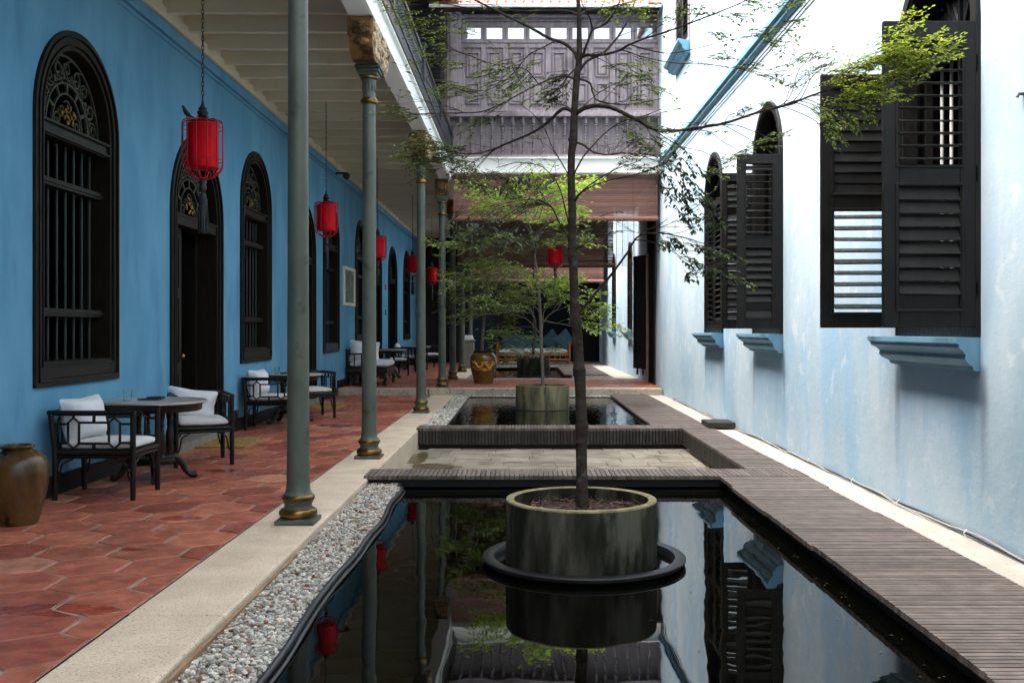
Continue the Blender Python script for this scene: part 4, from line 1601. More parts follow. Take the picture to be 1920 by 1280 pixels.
m.quad((FX0 - 0.4, FY - 0.60, 8.66 - 0.24), (FX1, FY - 0.60, 8.42), (FX1, FY - 0.60, 8.43), (FX0 - 0.4, FY - 0.60, 8.43))
for i in range(25):
    x0 = FX0 - 0.3 + i * 0.194
    m.tube([(x0, FY - 0.50, 8.47), (x0, FY + 2.6, 9.92)], 0.03, 8)
m.build('roof', MT['roof'], fb)
m = MB()    # dark stacked louvre boards in the corner between the two storeys
for k, z in enumerate((6.4, 6.85, 7.3, 7.75, 8.2)):
    m.box(-2.45, -1.70, FY - 0.34, FY - 0.30, z, z + 0.36)
    for q in range(4):
        m.obox((-2.08, FY - 0.36, z + 0.05 + q * 0.085), Vector((1, 0, 0)), Vector((0, 0.8, 0.6)), Vector((0, -0.6, 0.8)), 0.30, 0.035, 0.005)
    m.box(-2.45, -1.68, FY - 0.46, FY - 0.30, z + 0.365, z + 0.395)
m.build('corner_louvres', MT['timber_dark'], fb)
m = MB()   # floor of the upper storey, far side
m.box(FX0, FX1, FY + 0.12, 25.9, 4.86, 4.95)
m.box(FX0, FX1, 25.7, 25.9, 4.6, 8.6)
m.build('upper_floor', MT['timber_dark'], fb)

# back gallery at the end of the second court
eb = thing('end_building', 'dark blue back gallery behind the daybed at the far end', 'building', (0.5, 39.2, 0))
m = MB()
m.box(-4.2, 3.4, 39.2, 39.4, -0.2, 5.0)
m.build('wall', MT['navy'], eb)
m = MB()
m.box(-1.95, 3.0, 35.25, 35.5, 4.3, 5.0)
m.box(-1.95, 3.0, 35.3, 35.45, 5.0, 8.4)
m.box(-1.95, 3.0, 35.4, 39.3, 4.95, 5.05)
m.build('upper_storey', MT['timber_dark'], eb)
m = MB()
for x in (-0.55, 2.35):
    m = MB()
    m.box(x - 0.5, x + 0.5, 39.13, 39.2, 0.2, 3.3)
    m.build('door', MT['darkwood'], eb, bevel=0.01)
m = MB()
m.box(-1.95, 3.0, 35.3, 39.2, -0.2, STEP_Z)
struct(m, 'back_gallery_floor', MT['greystone'])

# unseen wall added behind the viewer, its height set for the front light
m = MB()
m.box(-8, 6.6, -5.2, -5.0, -0.4, 4.6)
o = m.build('added_back_wall', MT['pale'])
tag(o, 'plain unseen wall added behind the viewer to close in the light', 'wall')
# ------------------------------------------------------------------ columns
def column(x, y, z0, label, kind):
    t = thing('column', label, 'column', (x, y, z0), 'columns along the kerb')
    zt = BZ
    m = MB()
    m.box(x - 0.142, x + 0.142, y - 0.142, y + 0.142, z0, z0 + 0.030)
    b = m.build('plinth', MT['column'], t, bevel=0.004)
    m = MB()
    P = [(0.125, 0.030), (0.118, 0.045), (0.108, 0.098), (0.100, 0.115), (0.098, 0.130), (0.108, 0.150), (0.112, 0.158), (0.110, 0.198), (0.103, 0.208), (0.095, 0.218), (0.088, 0.235), (0.083, 0.28),
         (0.080, 0.5), (0.078, 1.2), (0.075, 2.2), (0.072, 3.2), (0.070, 3.86 - z0)]
    m.lathe([(r, z0 + z) for r, z in P], (x, y, 0), 32, captop=False)
    m.build('shaft', MT['column'], t, smooth=35)
    m = MB()
    tor = lambda zc, rc, h, bulge: [(rc + bulge * math.cos(a), zc + h * math.sin(a)) for a in [R(-90 + 180 * i / 8) for i in range(9)]]
    m.lathe([(r, z0 + z) for r, z in tor(0.070, 0.112, 0.033, 0.026)], (x, y, 0), 32)
    m.lathe([(r, z0 + z) for r, z in tor(0.180, 0.098, 0.024, 0.023)], (x, y, 0), 32)
    m.build('base_moulding', MT['gold'], t, smooth=50)
    m = MB()
    m.lathe([(0.070, 3.86), (0.092, 3.875), (0.096, 3.895), (0.092, 3.915), (0.076, 3.93)], (x, y, 0), 28)
    m.lathe([(0.075, 4.125), (0.098, 4.14), (0.098, 4.16), (0.09, 4.165)], (x, y, 0), 28)
    m.build('neck_ring', MT['gold'], t, smooth=40)
    m = MB()
    m.lathe([(0.074, 3.93), (0.066, 3.98), (0.068, 4.05), (0.080, 4.125)], (x, y, 0), 28, captop=False, capbot=False)
    for k in range(14):
        a = 2 * PI * k / 14
        m.blob((x + 0.070 * math.cos(a), y + 0.070 * math.sin(a), 4.04), (0.010, 0.010, 0.05), 6, 4)
    m.build('neck', MT['column'], t, smooth=50)
    m = MB()
    for (h, z) in ((0.105, 4.165), (0.125, 4.20), (0.140, 4.235)):
        m.box(x - h, x + h, y - h, y + h, z, z + 0.034)
    m.build('abacus', MT['column'], t, bevel=0.008)
    # carved bracket
    m = MB()
    rr = random.Random(int(y * 10))
    w = 0.122
    if kind == 'long':
        half = [(0.0, 4.272), (0.14, 4.272), (0.20, 4.262), (0.30, 4.245), (0.40, 4.25), (0.48, 4.285), (0.54, 4.34), (0.575, 4.42), (0.585, 4.52), (0.585, zt - 0.003)]
        out = [(-a, b) for a, b in reversed(half)] + half[1:]
        n = len(out)
        vs = [(x - w, y + a, b) for a, b in out] + [(x + w, y + a, b) for a, b in out]
        m.add(vs, [(i, i + 1, n + i + 1, n + i) for i in range(n - 1)] + [(n - 1, 0, n, 2 * n - 1)] + [tuple(range(n - 1, -1, -1)), tuple(range(n, 2 * n))])
        # carved niche and lobes on the two ends
        for s in (-1, 1):
            yy = y + s * 0.585
            m.box(x - w - 0.012, x - w + 0.03, yy - 0.012, yy + 0.012, 4.45, zt - 0.005)
            m.box(x + w - 0.03, x + w + 0.012, yy - 0.012, yy + 0.012, 4.45, zt - 0.005)
            m.blob((x, yy, 4.59), (0.045, 0.02, 0.03), 10, 6)
            m.blob((x, yy + s * 0.0, 4.50), (0.10, 0.022, 0.045), 12, 6)
            m.blob((x, y + s * 0.565, 4.40), (0.09, 0.03, 0.05), 12, 6)
            m.blob((x, yy, 4.52), (0.012, 0.032, 0.012), 8, 5)
    else:
        out = []
        for (h, z) in ((0.125, 4.272), (0.135, 4.33), (0.142, 4.45), (0.142, zt - 0.003)):
            out.append((h, z))
        vs = []
        for h, z in out:
            vs += [(x - h, y - h, z), (x + h, y - h, z), (x + h, y + h, z), (x - h, y + h, z)]
        fs = [(0, 3, 2, 1)]
        for i in range(len(out) - 1):
            for k in range(4):
                fs.append((i * 4 + k, i * 4 + (k + 1) % 4, i * 4 + 4 + (k + 1) % 4, i * 4 + 4 + k))
        m.add(vs, fs)
        for k in range(26):
            m.blob((x + rr.uniform(-0.12, 0.12), y - 0.142, rr.uniform(4.32, 4.62)), (rr.uniform(0.015, 0.03), 0.014, rr.uniform(0.015, 0.04)), 7, 5)
        for k in range(20):
            m.blob((x + 0.142, y + rr.uniform(-0.12, 0.12), rr.uniform(4.32, 4.62)), (0.014, rr.uniform(0.015, 0.03), rr.uniform(0.015, 0.04)), 7, 5)
    bo = m.build('bracket', MT['bracket'], t, smooth=50, bevel=0.008)
    if kind == 'long':
        m = MB()
        for sx in (-1, 1):
            for k in range(150):          # deep leaf carving on the flanks
                a = rr.uniform(-0.56, 0.56)
                z = rr.uniform(4.30, 4.63)
                if abs(a) > 0.40 and z < 4.29 + (abs(a) - 0.40) * 1.1:
                    continue
                rot = Matrix.Rotation(rr.uniform(-1.2, 1.2), 3, 'X')
                m.blob((x + sx * (w + rr.uniform(-0.004, 0.010)), y + a, z), (rr.uniform(0.010, 0.026), rr.uniform(0.012, 0.022), rr.uniform(0.025, 0.06)), 7, 5, rot)
        m.build('leaf_carving', MT['bracket_pale'], bo, smooth=60)
    return t


column(-1.637, 7.26, 0.0, 'tall grey green column whose plinth stands on the kerb beside near gravel and pond', 'long')
column(-1.681, 10.90, 0.0, 'second grey green column from the front, with gilded carved bracket on top', 'long')
column(-1.715, 16.80, 0.0, 'slender grey green column standing just before the stone step', 'long')
column(-1.745, 21.58, STEP_Z, 'grey green column on the corner block of the stone step', 'block')
column(-1.76, 25.05, STEP_Z, 'grey green column just beyond the stone step, next to the dragon jar', 'block')
column(-1.80, 29.6, STEP_Z, 'far grey green column in front of the stone pedestal', 'block')
column(-1.84, 35.0, STEP_Z, 'thin far grey green column rising behind the stone pedestal', 'block')


# ------------------------------------------------------------------ lanterns
def make_lantern(chain_top):
    t = thing('lantern', '', 'lantern', (0, 0, 0), 'red silk lanterns')
    m = MB()
    nseg = 28
    prof = [(0.03, 0.198), (0.132, 0.198), (0.138, 0.192)] + [(0.138 + 0.002 * math.sin(i), 0.192 - 0.384 * i / 8) for i in range(1, 8)] + [(0.138, -0.192), (0.132, -0.198), (0.03, -0.198)]
    m.lathe(prof, (0, 0, 0), nseg)
    for k in range(12):
        a = 2 * PI * (k + 0.5) / 12
        m.tube([(0.1395 * math.cos(a), 0.1395 * math.sin(a), z) for z in (-0.19, 0.0, 0.19)], 0.0022, 5)
    m.build('shade', MT['red'], t, smooth=40)
    m = MB()
    for k in range(12):
        a = 2 * PI * k / 12
        P = []
        for (r, z) in smooth_path([(0.045, 0.232), (0.11, 0.235), (0.160, 0.228), (0.178, 0.20), (0.181, 0.15), (0.181, -0.05), (0.180, -0.15), (0.170, -0.20), (0.14, -0.243), (0.09, -0.282), (0.045, -0.30)], 2):
            P.append((r * math.cos(a), r * math.sin(a), z))
        m.tube(P, 0.0056, 5)
    for (r, z) in ((0.181, 0.16), (0.181, -0.13), (0.142, 0.20), (0.142, -0.20)):
        m.tube([(r * math.cos(2 * PI * k / 28), r * math.sin(2 * PI * k / 28), z) for k in range(28)], 0.004, 5, closed=True)
    m.lathe([(0.05, 0.222), (0.065, 0.235), (0.05, 0.25)], (0, 0, 0), 16)
    m.lathe([(0.03, -0.312), (0.05, -0.30), (0.04, -0.285)], (0, 0, 0), 16)
    m.build('cage', MT['redmetal'], t, smooth=50)
    m = MB()
    m.lathe([(0.045, 0.25), (0.055, 0.262), (0.04, 0.275), (0.048, 0.29), (0.052, 0.305), (0.035, 0.325), (0.04, 0.34), (0.022, 0.36), (0.012, 0.39), (0.008, 0.42)], (0, 0, 0), 14)
    m.build('finial', MT['black'], t, smooth=50)
    m = MB()
    m.lathe([(0.012, -0.42), (0.030, -0.40), (0.036, -0.375), (0.026, -0.345), (0.035, -0.33), (0.03, -0.312)], (0, 0, 0), 14)
    m.build('lower_knob', MT['black'], t, smooth=50)
    m = MB()
    z = 0.42
    k = 0
    while z < chain_top:
        n = 8
        ring = []
        for q in range(n):
            a = 2 * PI * q / n
            h, v = 0.011 * math.cos(a), 0.027 * math.sin(a)
            ring.append((h, 0, z + 0.02 + v) if k % 2 else (0, h, z + 0.02 + v))
        m.tube(ring, 0.0038, 5, closed=True)
        z += 0.041
        k += 1
    m.lathe([(0.05, chain_top + 0.02), (0.045, chain_top), (0.01, chain_top - 0.02)], (0, 0, 0), 12)
    m.build('chain', MT['black'], t, smooth=60)
    m = MB()
    rr = random.Random(2)
    m.lathe([(0.032, -0.54), (0.046, -0.50), (0.034, -0.46), (0.012, -0.42)], (0, 0, 0), 12)
    for k in range(40):
        a = 2 * PI * k / 40 + rr.uniform(-.1, .1)
        r = rr.uniform(0.02, 0.038)
        m.tube([(0.028 * math.cos(a), 0.028 * math.sin(a), -0.53), (r * math.cos(a), r * math.sin(a), -0.66), (r * 1.1 * math.cos(a), r * 1.1 * math.sin(a), rr.uniform(-0.80, -0.74))], [0.006, 0.006, 0.003], 4)
    m.build('tassel', MT['tassel'], t, smooth=60)
    return t


lan = make_lantern(1.93)
spots = [(-2.905, 9.04, 3.065, 'large red lantern in front of the first door, with a small bird perched on it'),
         (-3.02, 15.3, 3.12, 'red lantern hanging in front of the fourth arch, beside the bracketed column'),
         (-3.00, 20.6, 3.10, 'red lantern half hidden behind the second column'),
         (-2.84, 25.7, 3.08, 'small red lantern in the dark passage, behind the slender column before the step'),
         (-2.80, 30.7, 3.08, 'smallest red lantern, in the dark gallery end between slender and corner columns'),
         (0.76, 23.3, 3.11, 'red lantern hanging in the cross gallery in front of the brown blind')]
for i, (x, y, z, lb) in enumerate(spots):
    o = lan if i == 0 else dup(lan, (x, y, z), label=lb)
    o.location = (x, y, z)
    o['label'] = lb
    o.rotation_euler.z = 0.3 * i
    if i == 5:
        o.scale = (1.14, 1.14, 0.92)

# small bird on the lantern cage
m = MB()
b = Vector((-2.905 - 0.128, 9.04 - 0.05, 3.065 + 0.237))
path = [(-0.048, 0.0, 0.122), (-0.043, 0, 0.118), (-0.034, 0, 0.110), (-0.026, 0, 0.098), (-0.016, 0, 0.075), (0.000, 0, 0.050), (0.018, 0, 0.034), (0.034, 0, 0.024), (0.060, 0, 0.010), (0.088, 0, -0.004)]
rad = [0.0015, 0.004, 0.0135, 0.0145, 0.019, 0.024, 0.019, 0.011, 0.009, 0.007]
bt = thing('bird', 'small dark bird perched on top of the largest red lantern', 'bird', tuple(b))
m.tube([tuple(b + Vector(p)) for p in path], rad, 10)
for s in (-1, 1):
    m.tube([tuple(b + Vector((0.002, s * 0.008, 0.04))), tuple(b + Vector((-0.004, s * 0.009, 0.0)))], 0.0022, 5)
m.build('body', MT['bird'], bt, smooth=60)
m = MB()
for s in (-1, 1):
    m.tube([tuple(b + Vector(p)) for p in ((-0.012, s * 0.017, 0.068), (0.012, s * 0.020, 0.045), (0.045, s * 0.010, 0.022))], [0.006, 0.011, 0.003], 6)
m.build('wing', MT['bird'], bt, smooth=60)


# ------------------------------------------------------------------ planters
def planter(x, y, zb, zt, r, tray_r, tray_z, label, mats, seed, detail=True):
    t = thing('planter', label, 'planter', (x, y, zb), 'round concrete planters standing in the ponds')
    m = MB()
    n = 56
    rr = random.Random(seed)
    m.lathe([(r, zb), (r + 0.002, zb + (zt - zb) * 0.5), (r, zt - 0.012), (r - 0.004, zt - 0.003)], (x, y, 0), n, captop=False)
    m.build('wall', mats[0], t, smooth=40)
    m = MB()
    wl_ = 0.052
    prof = [(r + 0.001, zt - 0.012), (r - 0.002, zt - 0.002), (r - 0.012, zt), (r - wl_ + 0.01, zt), (r - wl_, zt - 0.006)]
    m.lathe(prof, (x, y, 0), n, captop=False, capbot=False)
    m.build('rim', mats[1], t, smooth=40)
    m = MB()
    m.lathe([(r - wl_, zt - 0.006), (r - wl_ - 0.002, zt - 0.16)], (x, y, 0), n, captop=False, capbot=False)
    m.build('inner_wall', mats[0], t, smooth=40)
    m = MB()
    rs = r - wl_
    zs = zt - 0.085
    NN = 18
    ringp = [(0, 0)] + [(i, k) for i in range(1, NN + 1) for k in range(36)]
    vs = []
    for (i, k) in ringp:
        rad = rs * i / NN
        a = 2 * PI * k / 36
        px, py = x + rad * math.cos(a), y + rad * math.sin(a)
        h = 0.020 * mnoise.noise(Vector((px * 9, py * 9, 1))) + 0.012 * mnoise.noise(Vector((px * 30, py * 30, 4)))
        vs.append((px, py, zs + h - 0.02 * (i / NN) ** 3))
    fs = [(0, 1 + k, 1 + (k + 1) % 36) for k in range(36)]
    for i in range(1, NN):
        for k in range(36):
            k2 = (k + 1) % 36
            fs.append((1 + (i - 1) * 36 + k, 1 + i * 36 + k, 1 + i * 36 + k2, 1 + (i - 1) * 36 + k2))
    m.add(vs, fs)
    m.build('soil', MT['soil'], t)
    if detail:
        m = MB()
        for k in range(700):            # bark chips, dry leaves and twigs
            a = rr.uniform(0, 2 * PI)
            rad = rs * math.sqrt(rr.random()) * 0.97
            c = Vector((x + rad * math.cos(a), y + rad * math.sin(a), zs + rr.uniform(0.0, 0.022)))
            q = rr.uniform(0, PI)
            u = Vector((math.cos(q), math.sin(q), rr.uniform(-0.4, 0.4))).normalized()
            if k < 560:
                l = rr.uniform(0.006, 0.018)
                w = Vector((-u.y, u.x, rr.uniform(-0.6, 0.6))).normalized()
                m.col = rr.choice([(0.12, 0.028, 0.016), (0.08, 0.022, 0.014), (0.14, 0.045, 0.024), (0.03, 0.014, 0.010), (0.15, 0.06, 0.035)])
                m.add([tuple(c - u * l - w * l * 0.5), tuple(c + u * l - w * l * 0.4), tuple(c + u * l + w * l * 0.5), tuple(c - u * l + w * l * 0.4)], [(0, 1, 2, 3)])
            else:
                l = rr.uniform(0.02, 0.07)
                m.col = rr.choice([(0.10, 0.07, 0.05), (0.05, 0.035, 0.025), (0.05, 0.035, 0.03)])
                m.tube([tuple(c - u * l), tuple(c + Vector((0, 0, 0.01))), tuple(c + u * l + Vector((0, 0, rr.uniform(0, 0.03))))], 0.0018, 4)
        mm = MT.get('litter')
        if not mm:
            mm = MT['litter'] = mat('leaf_litter', (1, 1, 1), rough=0.8, attr=True)
        m.build('litter', mm, t)
    m = MB()
    ti = tray_r - 0.075
    m.lathe([(tray_r - 0.02, tray_z - 0.036), (tray_r - 0.002, tray_z - 0.024), (tray_r, tray_z - 0.006), (tray_r - 0.008, tray_z), (ti + 0.006, tray_z), (ti, tray_z - 0.006), (ti - 0.012, tray_z - 0.05), (ti - 0.03, tray_z - 0.3)], (x + 0.018, y, 0), 72, captop=False, capbot=False)
    m.build('tray_rim', MT['tray'], t, smooth=40)
    return t


planter(0.378, 6.45, -0.4, 0.313, 0.486, 0.655, -0.052, 'large mossy concrete planter in the near dark pond, ringed by a black tray', (MT['concrete'], MT['rim']), 1)
m = MB()
m.box(0.035, 0.13, 6.18, 6.27, 0.23, 0.285)
tag(m.build('stone_chip', MT['stonewhite'], bevel=0.006), 'whitish broken stone block lying inside the large mossy planter', 'stone')
planter(0.36, 18.1, -0.3, 0.40, 0.486, 0.62, -0.020, 'pale lichened concrete planter in the middle pond', (MT['concrete_pale'], MT['rim']), 2, False)
planter(0.32, 29.6, -0.1, 0.555, 0.486, 0.62, 0.045, 'dark green round planter standing in the pond before the daybed', (MT['concrete'], MT['concrete']), 3, False)

# ------------------------------------------------------------------ trees
F_PX = 1867.0


def at(px, py, Y):
    """point seen at photo pixel (px, py), Y metres away"""
    return Vector(((px - 980) * Y / F_PX, Y, 1.4 - (py - 618) * Y / F_PX))


DARK = [(0.024, 0.036, 0.014), (0.034, 0.050, 0.020), (0.018, 0.028, 0.012), (0.046, 0.064, 0.024)]  # own leaf variation, with dark tones painted in for backlit leaves
MID = [(0.085, 0.120, 0.034), (0.105, 0.145, 0.040), (0.07, 0.10, 0.032)]
BRIGHT = [(0.20, 0.255, 0.055), (0.165, 0.235, 0.055), (0.25, 0.28, 0.065), (0.13, 0.19, 0.05)]  # young leaves, and light caught by leaves painted into the tone


class Tree:
    def __init__(s, seed, leaf):
        s.w = MB()
        s.l = MB()
        s.r = random.Random(seed)
        s.leaf = leaf
        s.limbs = []

    def limb(s, pts, r0, r1, n=8):
        P = smooth_path([tuple(p) for p in pts], 5)
        N = len(P)
        P = [Vector(p) for p in P]
        for i in range(1, N - 1):
            P[i] = P[i] + Vector((s.r.uniform(-1, 1), s.r.uniform(-1, 1), s.r.uniform(-1, 1))) * r0 * 0.12
        rad = [r0 + (r1 - r0) * (i / (N - 1)) ** 0.8 for i in range(N)]
        s.w.tube(P, rad, n)
        s.limbs.append((P, rad))
        return P

    def one_leaf(s, p, d, pal, sc=1.0):
        r = s.r
        L = s.leaf * r.uniform(0.75, 1.25) * sc
        d = d.normalized()
        side = d.cross(Vector((r.uniform(-.35, .35), r.uniform(-.35, .35), 1)))
        if side.length < 1e-4:
            side = Vector((1, 0, 0))
        side.normalize()
        nrm = side.cross(d)
        wd = L * 0.23
        tip = p + d * L - nrm * L * 0.10
        midp = p + d * (L * 0.48)
        c = r.choice(pal)
        f = r.uniform(0.75, 1.25)
        s.l.col = (c[0] * f, c[1] * f, c[2] * f)
        s.l.add([tuple(p), tuple(midp + side * wd + nrm * wd * 0.25), tuple(tip), tuple(midp - side * wd + nrm * wd * 0.25), tuple(midp - nrm * 0.0)],
                [(0, 4, 1), (4, 2, 1), (0, 3, 4), (4, 3, 2)])

    def spray(s, p, d, L, pal, dens=1.0, droop=0.12, flat=True, depth=1, thin=0.0022):
        """feathery twig with leaves to both sides, side twigs lying in a level plane"""
        r = s.r
        d = d.normalized()
        n = max(4, int(L / (s.leaf * 0.9)))
        pts = []
        q = p.copy()
        dd = d.copy()
        for i in range(n + 1):
            pts.append(q.copy())
            dd = (dd + Vector((r.uniform(-.13, .13), r.uniform(-.13, .13), r.uniform(-.10, .08) - droop * 0.12))).normalized()
            q = q + dd * (L / n)
        s.w.tube(pts, [thin * (1 - 0.65 * i / n) for i in range(n + 1)], 4, cap=False)
        side0 = d.cross(Vector((0, 0, 1)))
        if side0.length < 0.05:
            side0 = Vector((1, 0, 0))
        side0.normalize()
        for i in range(1, n + 1):
            t = (pts[i] - pts[i - 1]).normalized()
            sd = 1 if i % 2 else -1
            if depth > 0 and i < n - 1 and i % 2 == (0 if n < 8 else i % 2) and r.random() < 0.72:
                dv = (t * r.uniform(0.6, 1.0) + side0 * sd * r.uniform(0.6, 1.0) + Vector((0, 0, r.uniform(-0.22, 0.22)))).normalized()
                s.spray(pts[i], dv, L * r.uniform(0.28, 0.5) * (1 - 0.55 * i / n) + s.leaf, pal, dens, droop, flat, depth - 1, thin * 0.6)
            if r.random() < 0.85 * dens:
                dv = (t * 0.7 + side0 * sd * 0.8 + Vector((0, 0, r.uniform(-0.4, 0.25)))).normalized()
                s.one_leaf(pts[i], dv, pal)
            if r.random() < 0.5 * dens:
                dv = (t * 0.7 - side0 * sd * 0.8 + Vector((0, 0, r.uniform(-0.4, 0.25)))).normalized()
                s.one_leaf(pts[i], dv, pal)
        s.one_leaf(pts[-1], (pts[-1] - pts[-2]), pal)

    def near_limb(s, p):
        best = None
        for P, rad in s.limbs:
            for i in range(len(P)):
                d = (P[i] - p).length
                if best is None or d < best[0]:
                    best = (d, P, rad, i)
        d, P, rad, i = best
        # a twig leaves its limb at a slant: start nearer the trunk than the closest point
        j, run = i, 0.0
        while j > 0 and run < d * 1.5:
            run += (P[j] - P[j - 1]).length
            j -= 1
        return (d, P[j], rad[j], (P[min(j + 1, len(P) - 1)] - P[j]).normalized() if j + 1 < len(P) else Vector((0, 0, 1)))

    def clump(s, p, size, k, pal, out=None, dens=1.0, droop=0.12, link=True):
        """a handful of sprays round p, joined by a twig to the closest limb"""
        r = s.r
        d, q, rad, tang = s.near_limb(p)
        ax = (p - q)
        if link and d > 0.03:
            L_ = ax.length
            q1 = q + tang * L_ * 0.30 + ax * 0.06 + Vector((r.uniform(-1, 1), r.uniform(-1, 1), r.uniform(-1, 1))) * L_ * 0.05
            q2 = q + ax * 0.62 + tang * L_ * 0.14 + Vector((r.uniform(-1, 1), r.uniform(-1, 1), r.uniform(-0.3, 1))) * L_ * 0.08
            s.w.tube([tuple(v) for v in smooth_path([tuple(q), tuple(q1), tuple(q2), tuple(p)], 4)], [max(0.0016, min(rad * 0.55, s.leaf * 0.13)) * (1 - 0.05 * i) for i in range(13)], 5, cap=False)
        if out is None:
            out = Vector((ax.x, ax.y, ax.z * 0.3))
            if out.length < 0.02:
                out = Vector((r.uniform(-1, 1), r.uniform(-1, 1), 0))
        out = out.normalized()
        for i in range(k):
            a = r.uniform(-1.0, 1.0)
            dv = Matrix.Rotation(a, 3, 'Z') @ out + Vector((0, 0, r.uniform(-0.25, 0.22)))
            st = p + Vector((r.uniform(-1, 1), r.uniform(-1, 1), r.uniform(-0.5, 0.5))) * size * 0.25 - out * size * 0.3
            s.spray(st, dv, size * r.uniform(0.6, 1.15), pal, dens, droop)

    def finish(s, root, wood, bark_name='branches'):
        s.w.build(bark_name, wood, root, smooth=60)
        s.l.build('crown', MT['leaf'], root)


# --- the tree in the near planter
T1 = thing('tree', 'tall slender tree with bare spreading limbs growing from the large mossy planter', 'tree', (0.385, 6.45, 0.23), 'slim trees in pots')
Y0 = 6.45
T = Tree(5, 0.0275)
tr = [(1092, 958, .040), (1091, 900, .037), (1090, 830, .0375), (1091, 800, .0445), (1090, 785, .037), (1088, 720, .036), (1086, 695, .0435), (1085, 680, .036), (1082, 620, .033), (1079, 600, .0385), (1077, 560, .030), (1075, 500, .029), (1074, 480, .0345),
      (1073, 455, .0285), (1073, 400, .0265), (1071, 330, .0245), (1072, 285, .0245), (1075, 262, .0275), (1077, 212, .0235), (1080, 165, .0225), (1083, 133, .0215), (1086, 110, .020), (1086, 60, .0165), (1086, 25, .015), (1084, 0, .013), (1081, -90, .011), (1086, -200, .007), (1084, -290, .003)]
m = MB()
P = [tuple(at(a, b, Y0)) + (c,) for a, b, c in tr]
P[0] = (P[0][0], P[0][1], 0.20, 0.048)
SP = smooth_path(P, 4)
m.tube([p[:3] for p in SP], [p[3] for p in SP], 14)
rr = random.Random(3)
for k in (2, 3, 6, 9, 12, 17):       # branch scars
    p = P[k]
    a = rr.uniform(PI, 2 * PI)
    m.blob((p[0] + p[3] * 0.8 * math.cos(a), p[1] + p[3] * 0.8 * math.sin(a), p[2]), (0.014, 0.012, 0.018), 8, 6)
m.build('trunk', MT['bark'], T1, smooth=70)
T.limbs.append(([Vector(p[:3]) for p in SP], [p[3] for p in SP]))


def L1(pts, r0, r1, dy=0.0):
    n = len(pts)
    return T.limb([at(a, b, Y0 + dy * (i / (n - 1)) ** 1.2) for i, (a, b) in enumerate(pts)], r0, r1)


L1([(1078, 216), (1090, 206), (1108, 199), (1130, 199), (1150, 203), (1170, 213), (1200, 228), (1228, 242), (1265, 245), (1300, 241), (1340, 235), (1370, 228), (1400, 218), (1440, 206), (1480, 195), (1520, 180), (1560, 166), (1600, 155), (1650, 147), (1700, 141), (1740, 128)], .0165, .003, -0.9)
L1([(1077, 214), (1066, 205), (1052, 206), (1035, 222), (1015, 238), (990, 253), (960, 265), (930, 278), (895, 288), (860, 287), (820, 276), (780, 285)], .0145, .003, 0.5)
L1([(1083, 112), (1076, 97), (1060, 83), (1030, 72), (1000, 55), (960, 35), (920, 15), (890, 0), (840, -25), (790, -60)], .0140, .004, 0.3)
L1([(1084, 112), (1098, 104), (1112, 104), (1140, 101), (1165, 93), (1180, 84), (1210, 72), (1250, 60), (1290, 45), (1330, 30), (1380, 10), (1430, -15)], .0125, .003, -0.6)
L1([(1082, 140), (1092, 125), (1105, 112), (1130, 100), (1150, 80), (1165, 60), (1178, 35), (1188, 10), (1195, -20), (1205, -70)], .0115, .004, 0.3)
L1([(1086, 118), (1092, 105), (1100, 85), (1111, 57), (1130, 48), (1150, 28), (1163, 0), (1170, -30), (1185, -80)], .0105, .003, -0.3)
L1([(1111, 57), (1106, 35), (1095, 15), (1086, -10), (1070, -50)], .006, .002, -0.3)
L1([(1086, 30), (1100, 20), (1120, 17), (1150, 12), (1185, 3), (1210, -8), (1250, -40)], .0085, .003, 0.4)
L1([(1084, 30), (1070, 22), (1040, 20), (1000, 21), (960, 20), (900, 18), (850, 10), (800, 0)], .0075, .002, 0.3)
L1([(1080, 150), (1074, 147), (1060, 143), (1040, 145), (1010, 158), (980, 173), (940, 195), (900, 210), (850, 212), (800, 214), (760, 212), (735, 205)], .0085, .002, -0.5)
L1([(1080, 128), (1070, 138), (1060, 150), (1052, 160), (1040, 170)], .006, .002, 0.1)
L1([(1081, 147), (1105, 155), (1112, 175), (1120, 188), (1150, 195), (1190, 195), (1240, 185)], .0085, .002, -0.3)
L1([(1076, 266), (1095, 272), (1112, 285), (1135, 290), (1170, 287), (1210, 295), (1250, 310)], .0085, .002, -0.3)
L1([(1071, 338), (1090, 300), (1110, 275), (1140, 245), (1170, 227), (1195, 222), (1240, 205)], .0065, .002, -0.5)
L1([(1070, 335), (1050, 300), (1035, 275), (1020, 240), (1000, 215), (975, 195)], .005, .0015, -0.2)
L1([(1075, 385), (1090, 362), (1120, 345), (1165, 333), (1200, 325), (1240, 310), (1270, 300)], .0058, .002, -0.4)
L1([(1075, 378), (1092, 358), (1122, 336), (1160, 315), (1200, 300), (1230, 270)], .0055, .002, -0.7)
L1([(1080, 602), (1095, 575), (1125, 540), (1150, 510), (1175, 475), (1190, 450), (1205, 440), (1240, 437), (1280, 445), (1330, 460), (1380, 475)], .0115, .002, -0.6)
L1([(1190, 450), (1215, 452), (1250, 465), (1290, 490), (1330, 508), (1390, 522)], .004, .0015, -0.6)
L1([(1190, 450), (1210, 432), (1240, 425), (1280, 410)], .0035, .0012, -0.3)
L1([(1072, 455), (1050, 420), (1035, 390), (1020, 383), (990, 385), (960, 397), (940, 410), (905, 415)], .0065, .002, -0.6)
L1([(1073, 450), (1062, 400), (1048, 350), (1030, 325), (1010, 310), (970, 305), (930, 315)], .0055, .002, 0.4)
L1([(1040, 78), (1020, 88), (990, 105), (960, 140), (935, 160), (905, 170), (870, 165)], .005, .0015, -0.4)
L1([(1010, 158), (985, 130), (960, 128), (930, 122), (880, 105), (820, 85)], .004, .0015, 0.3)
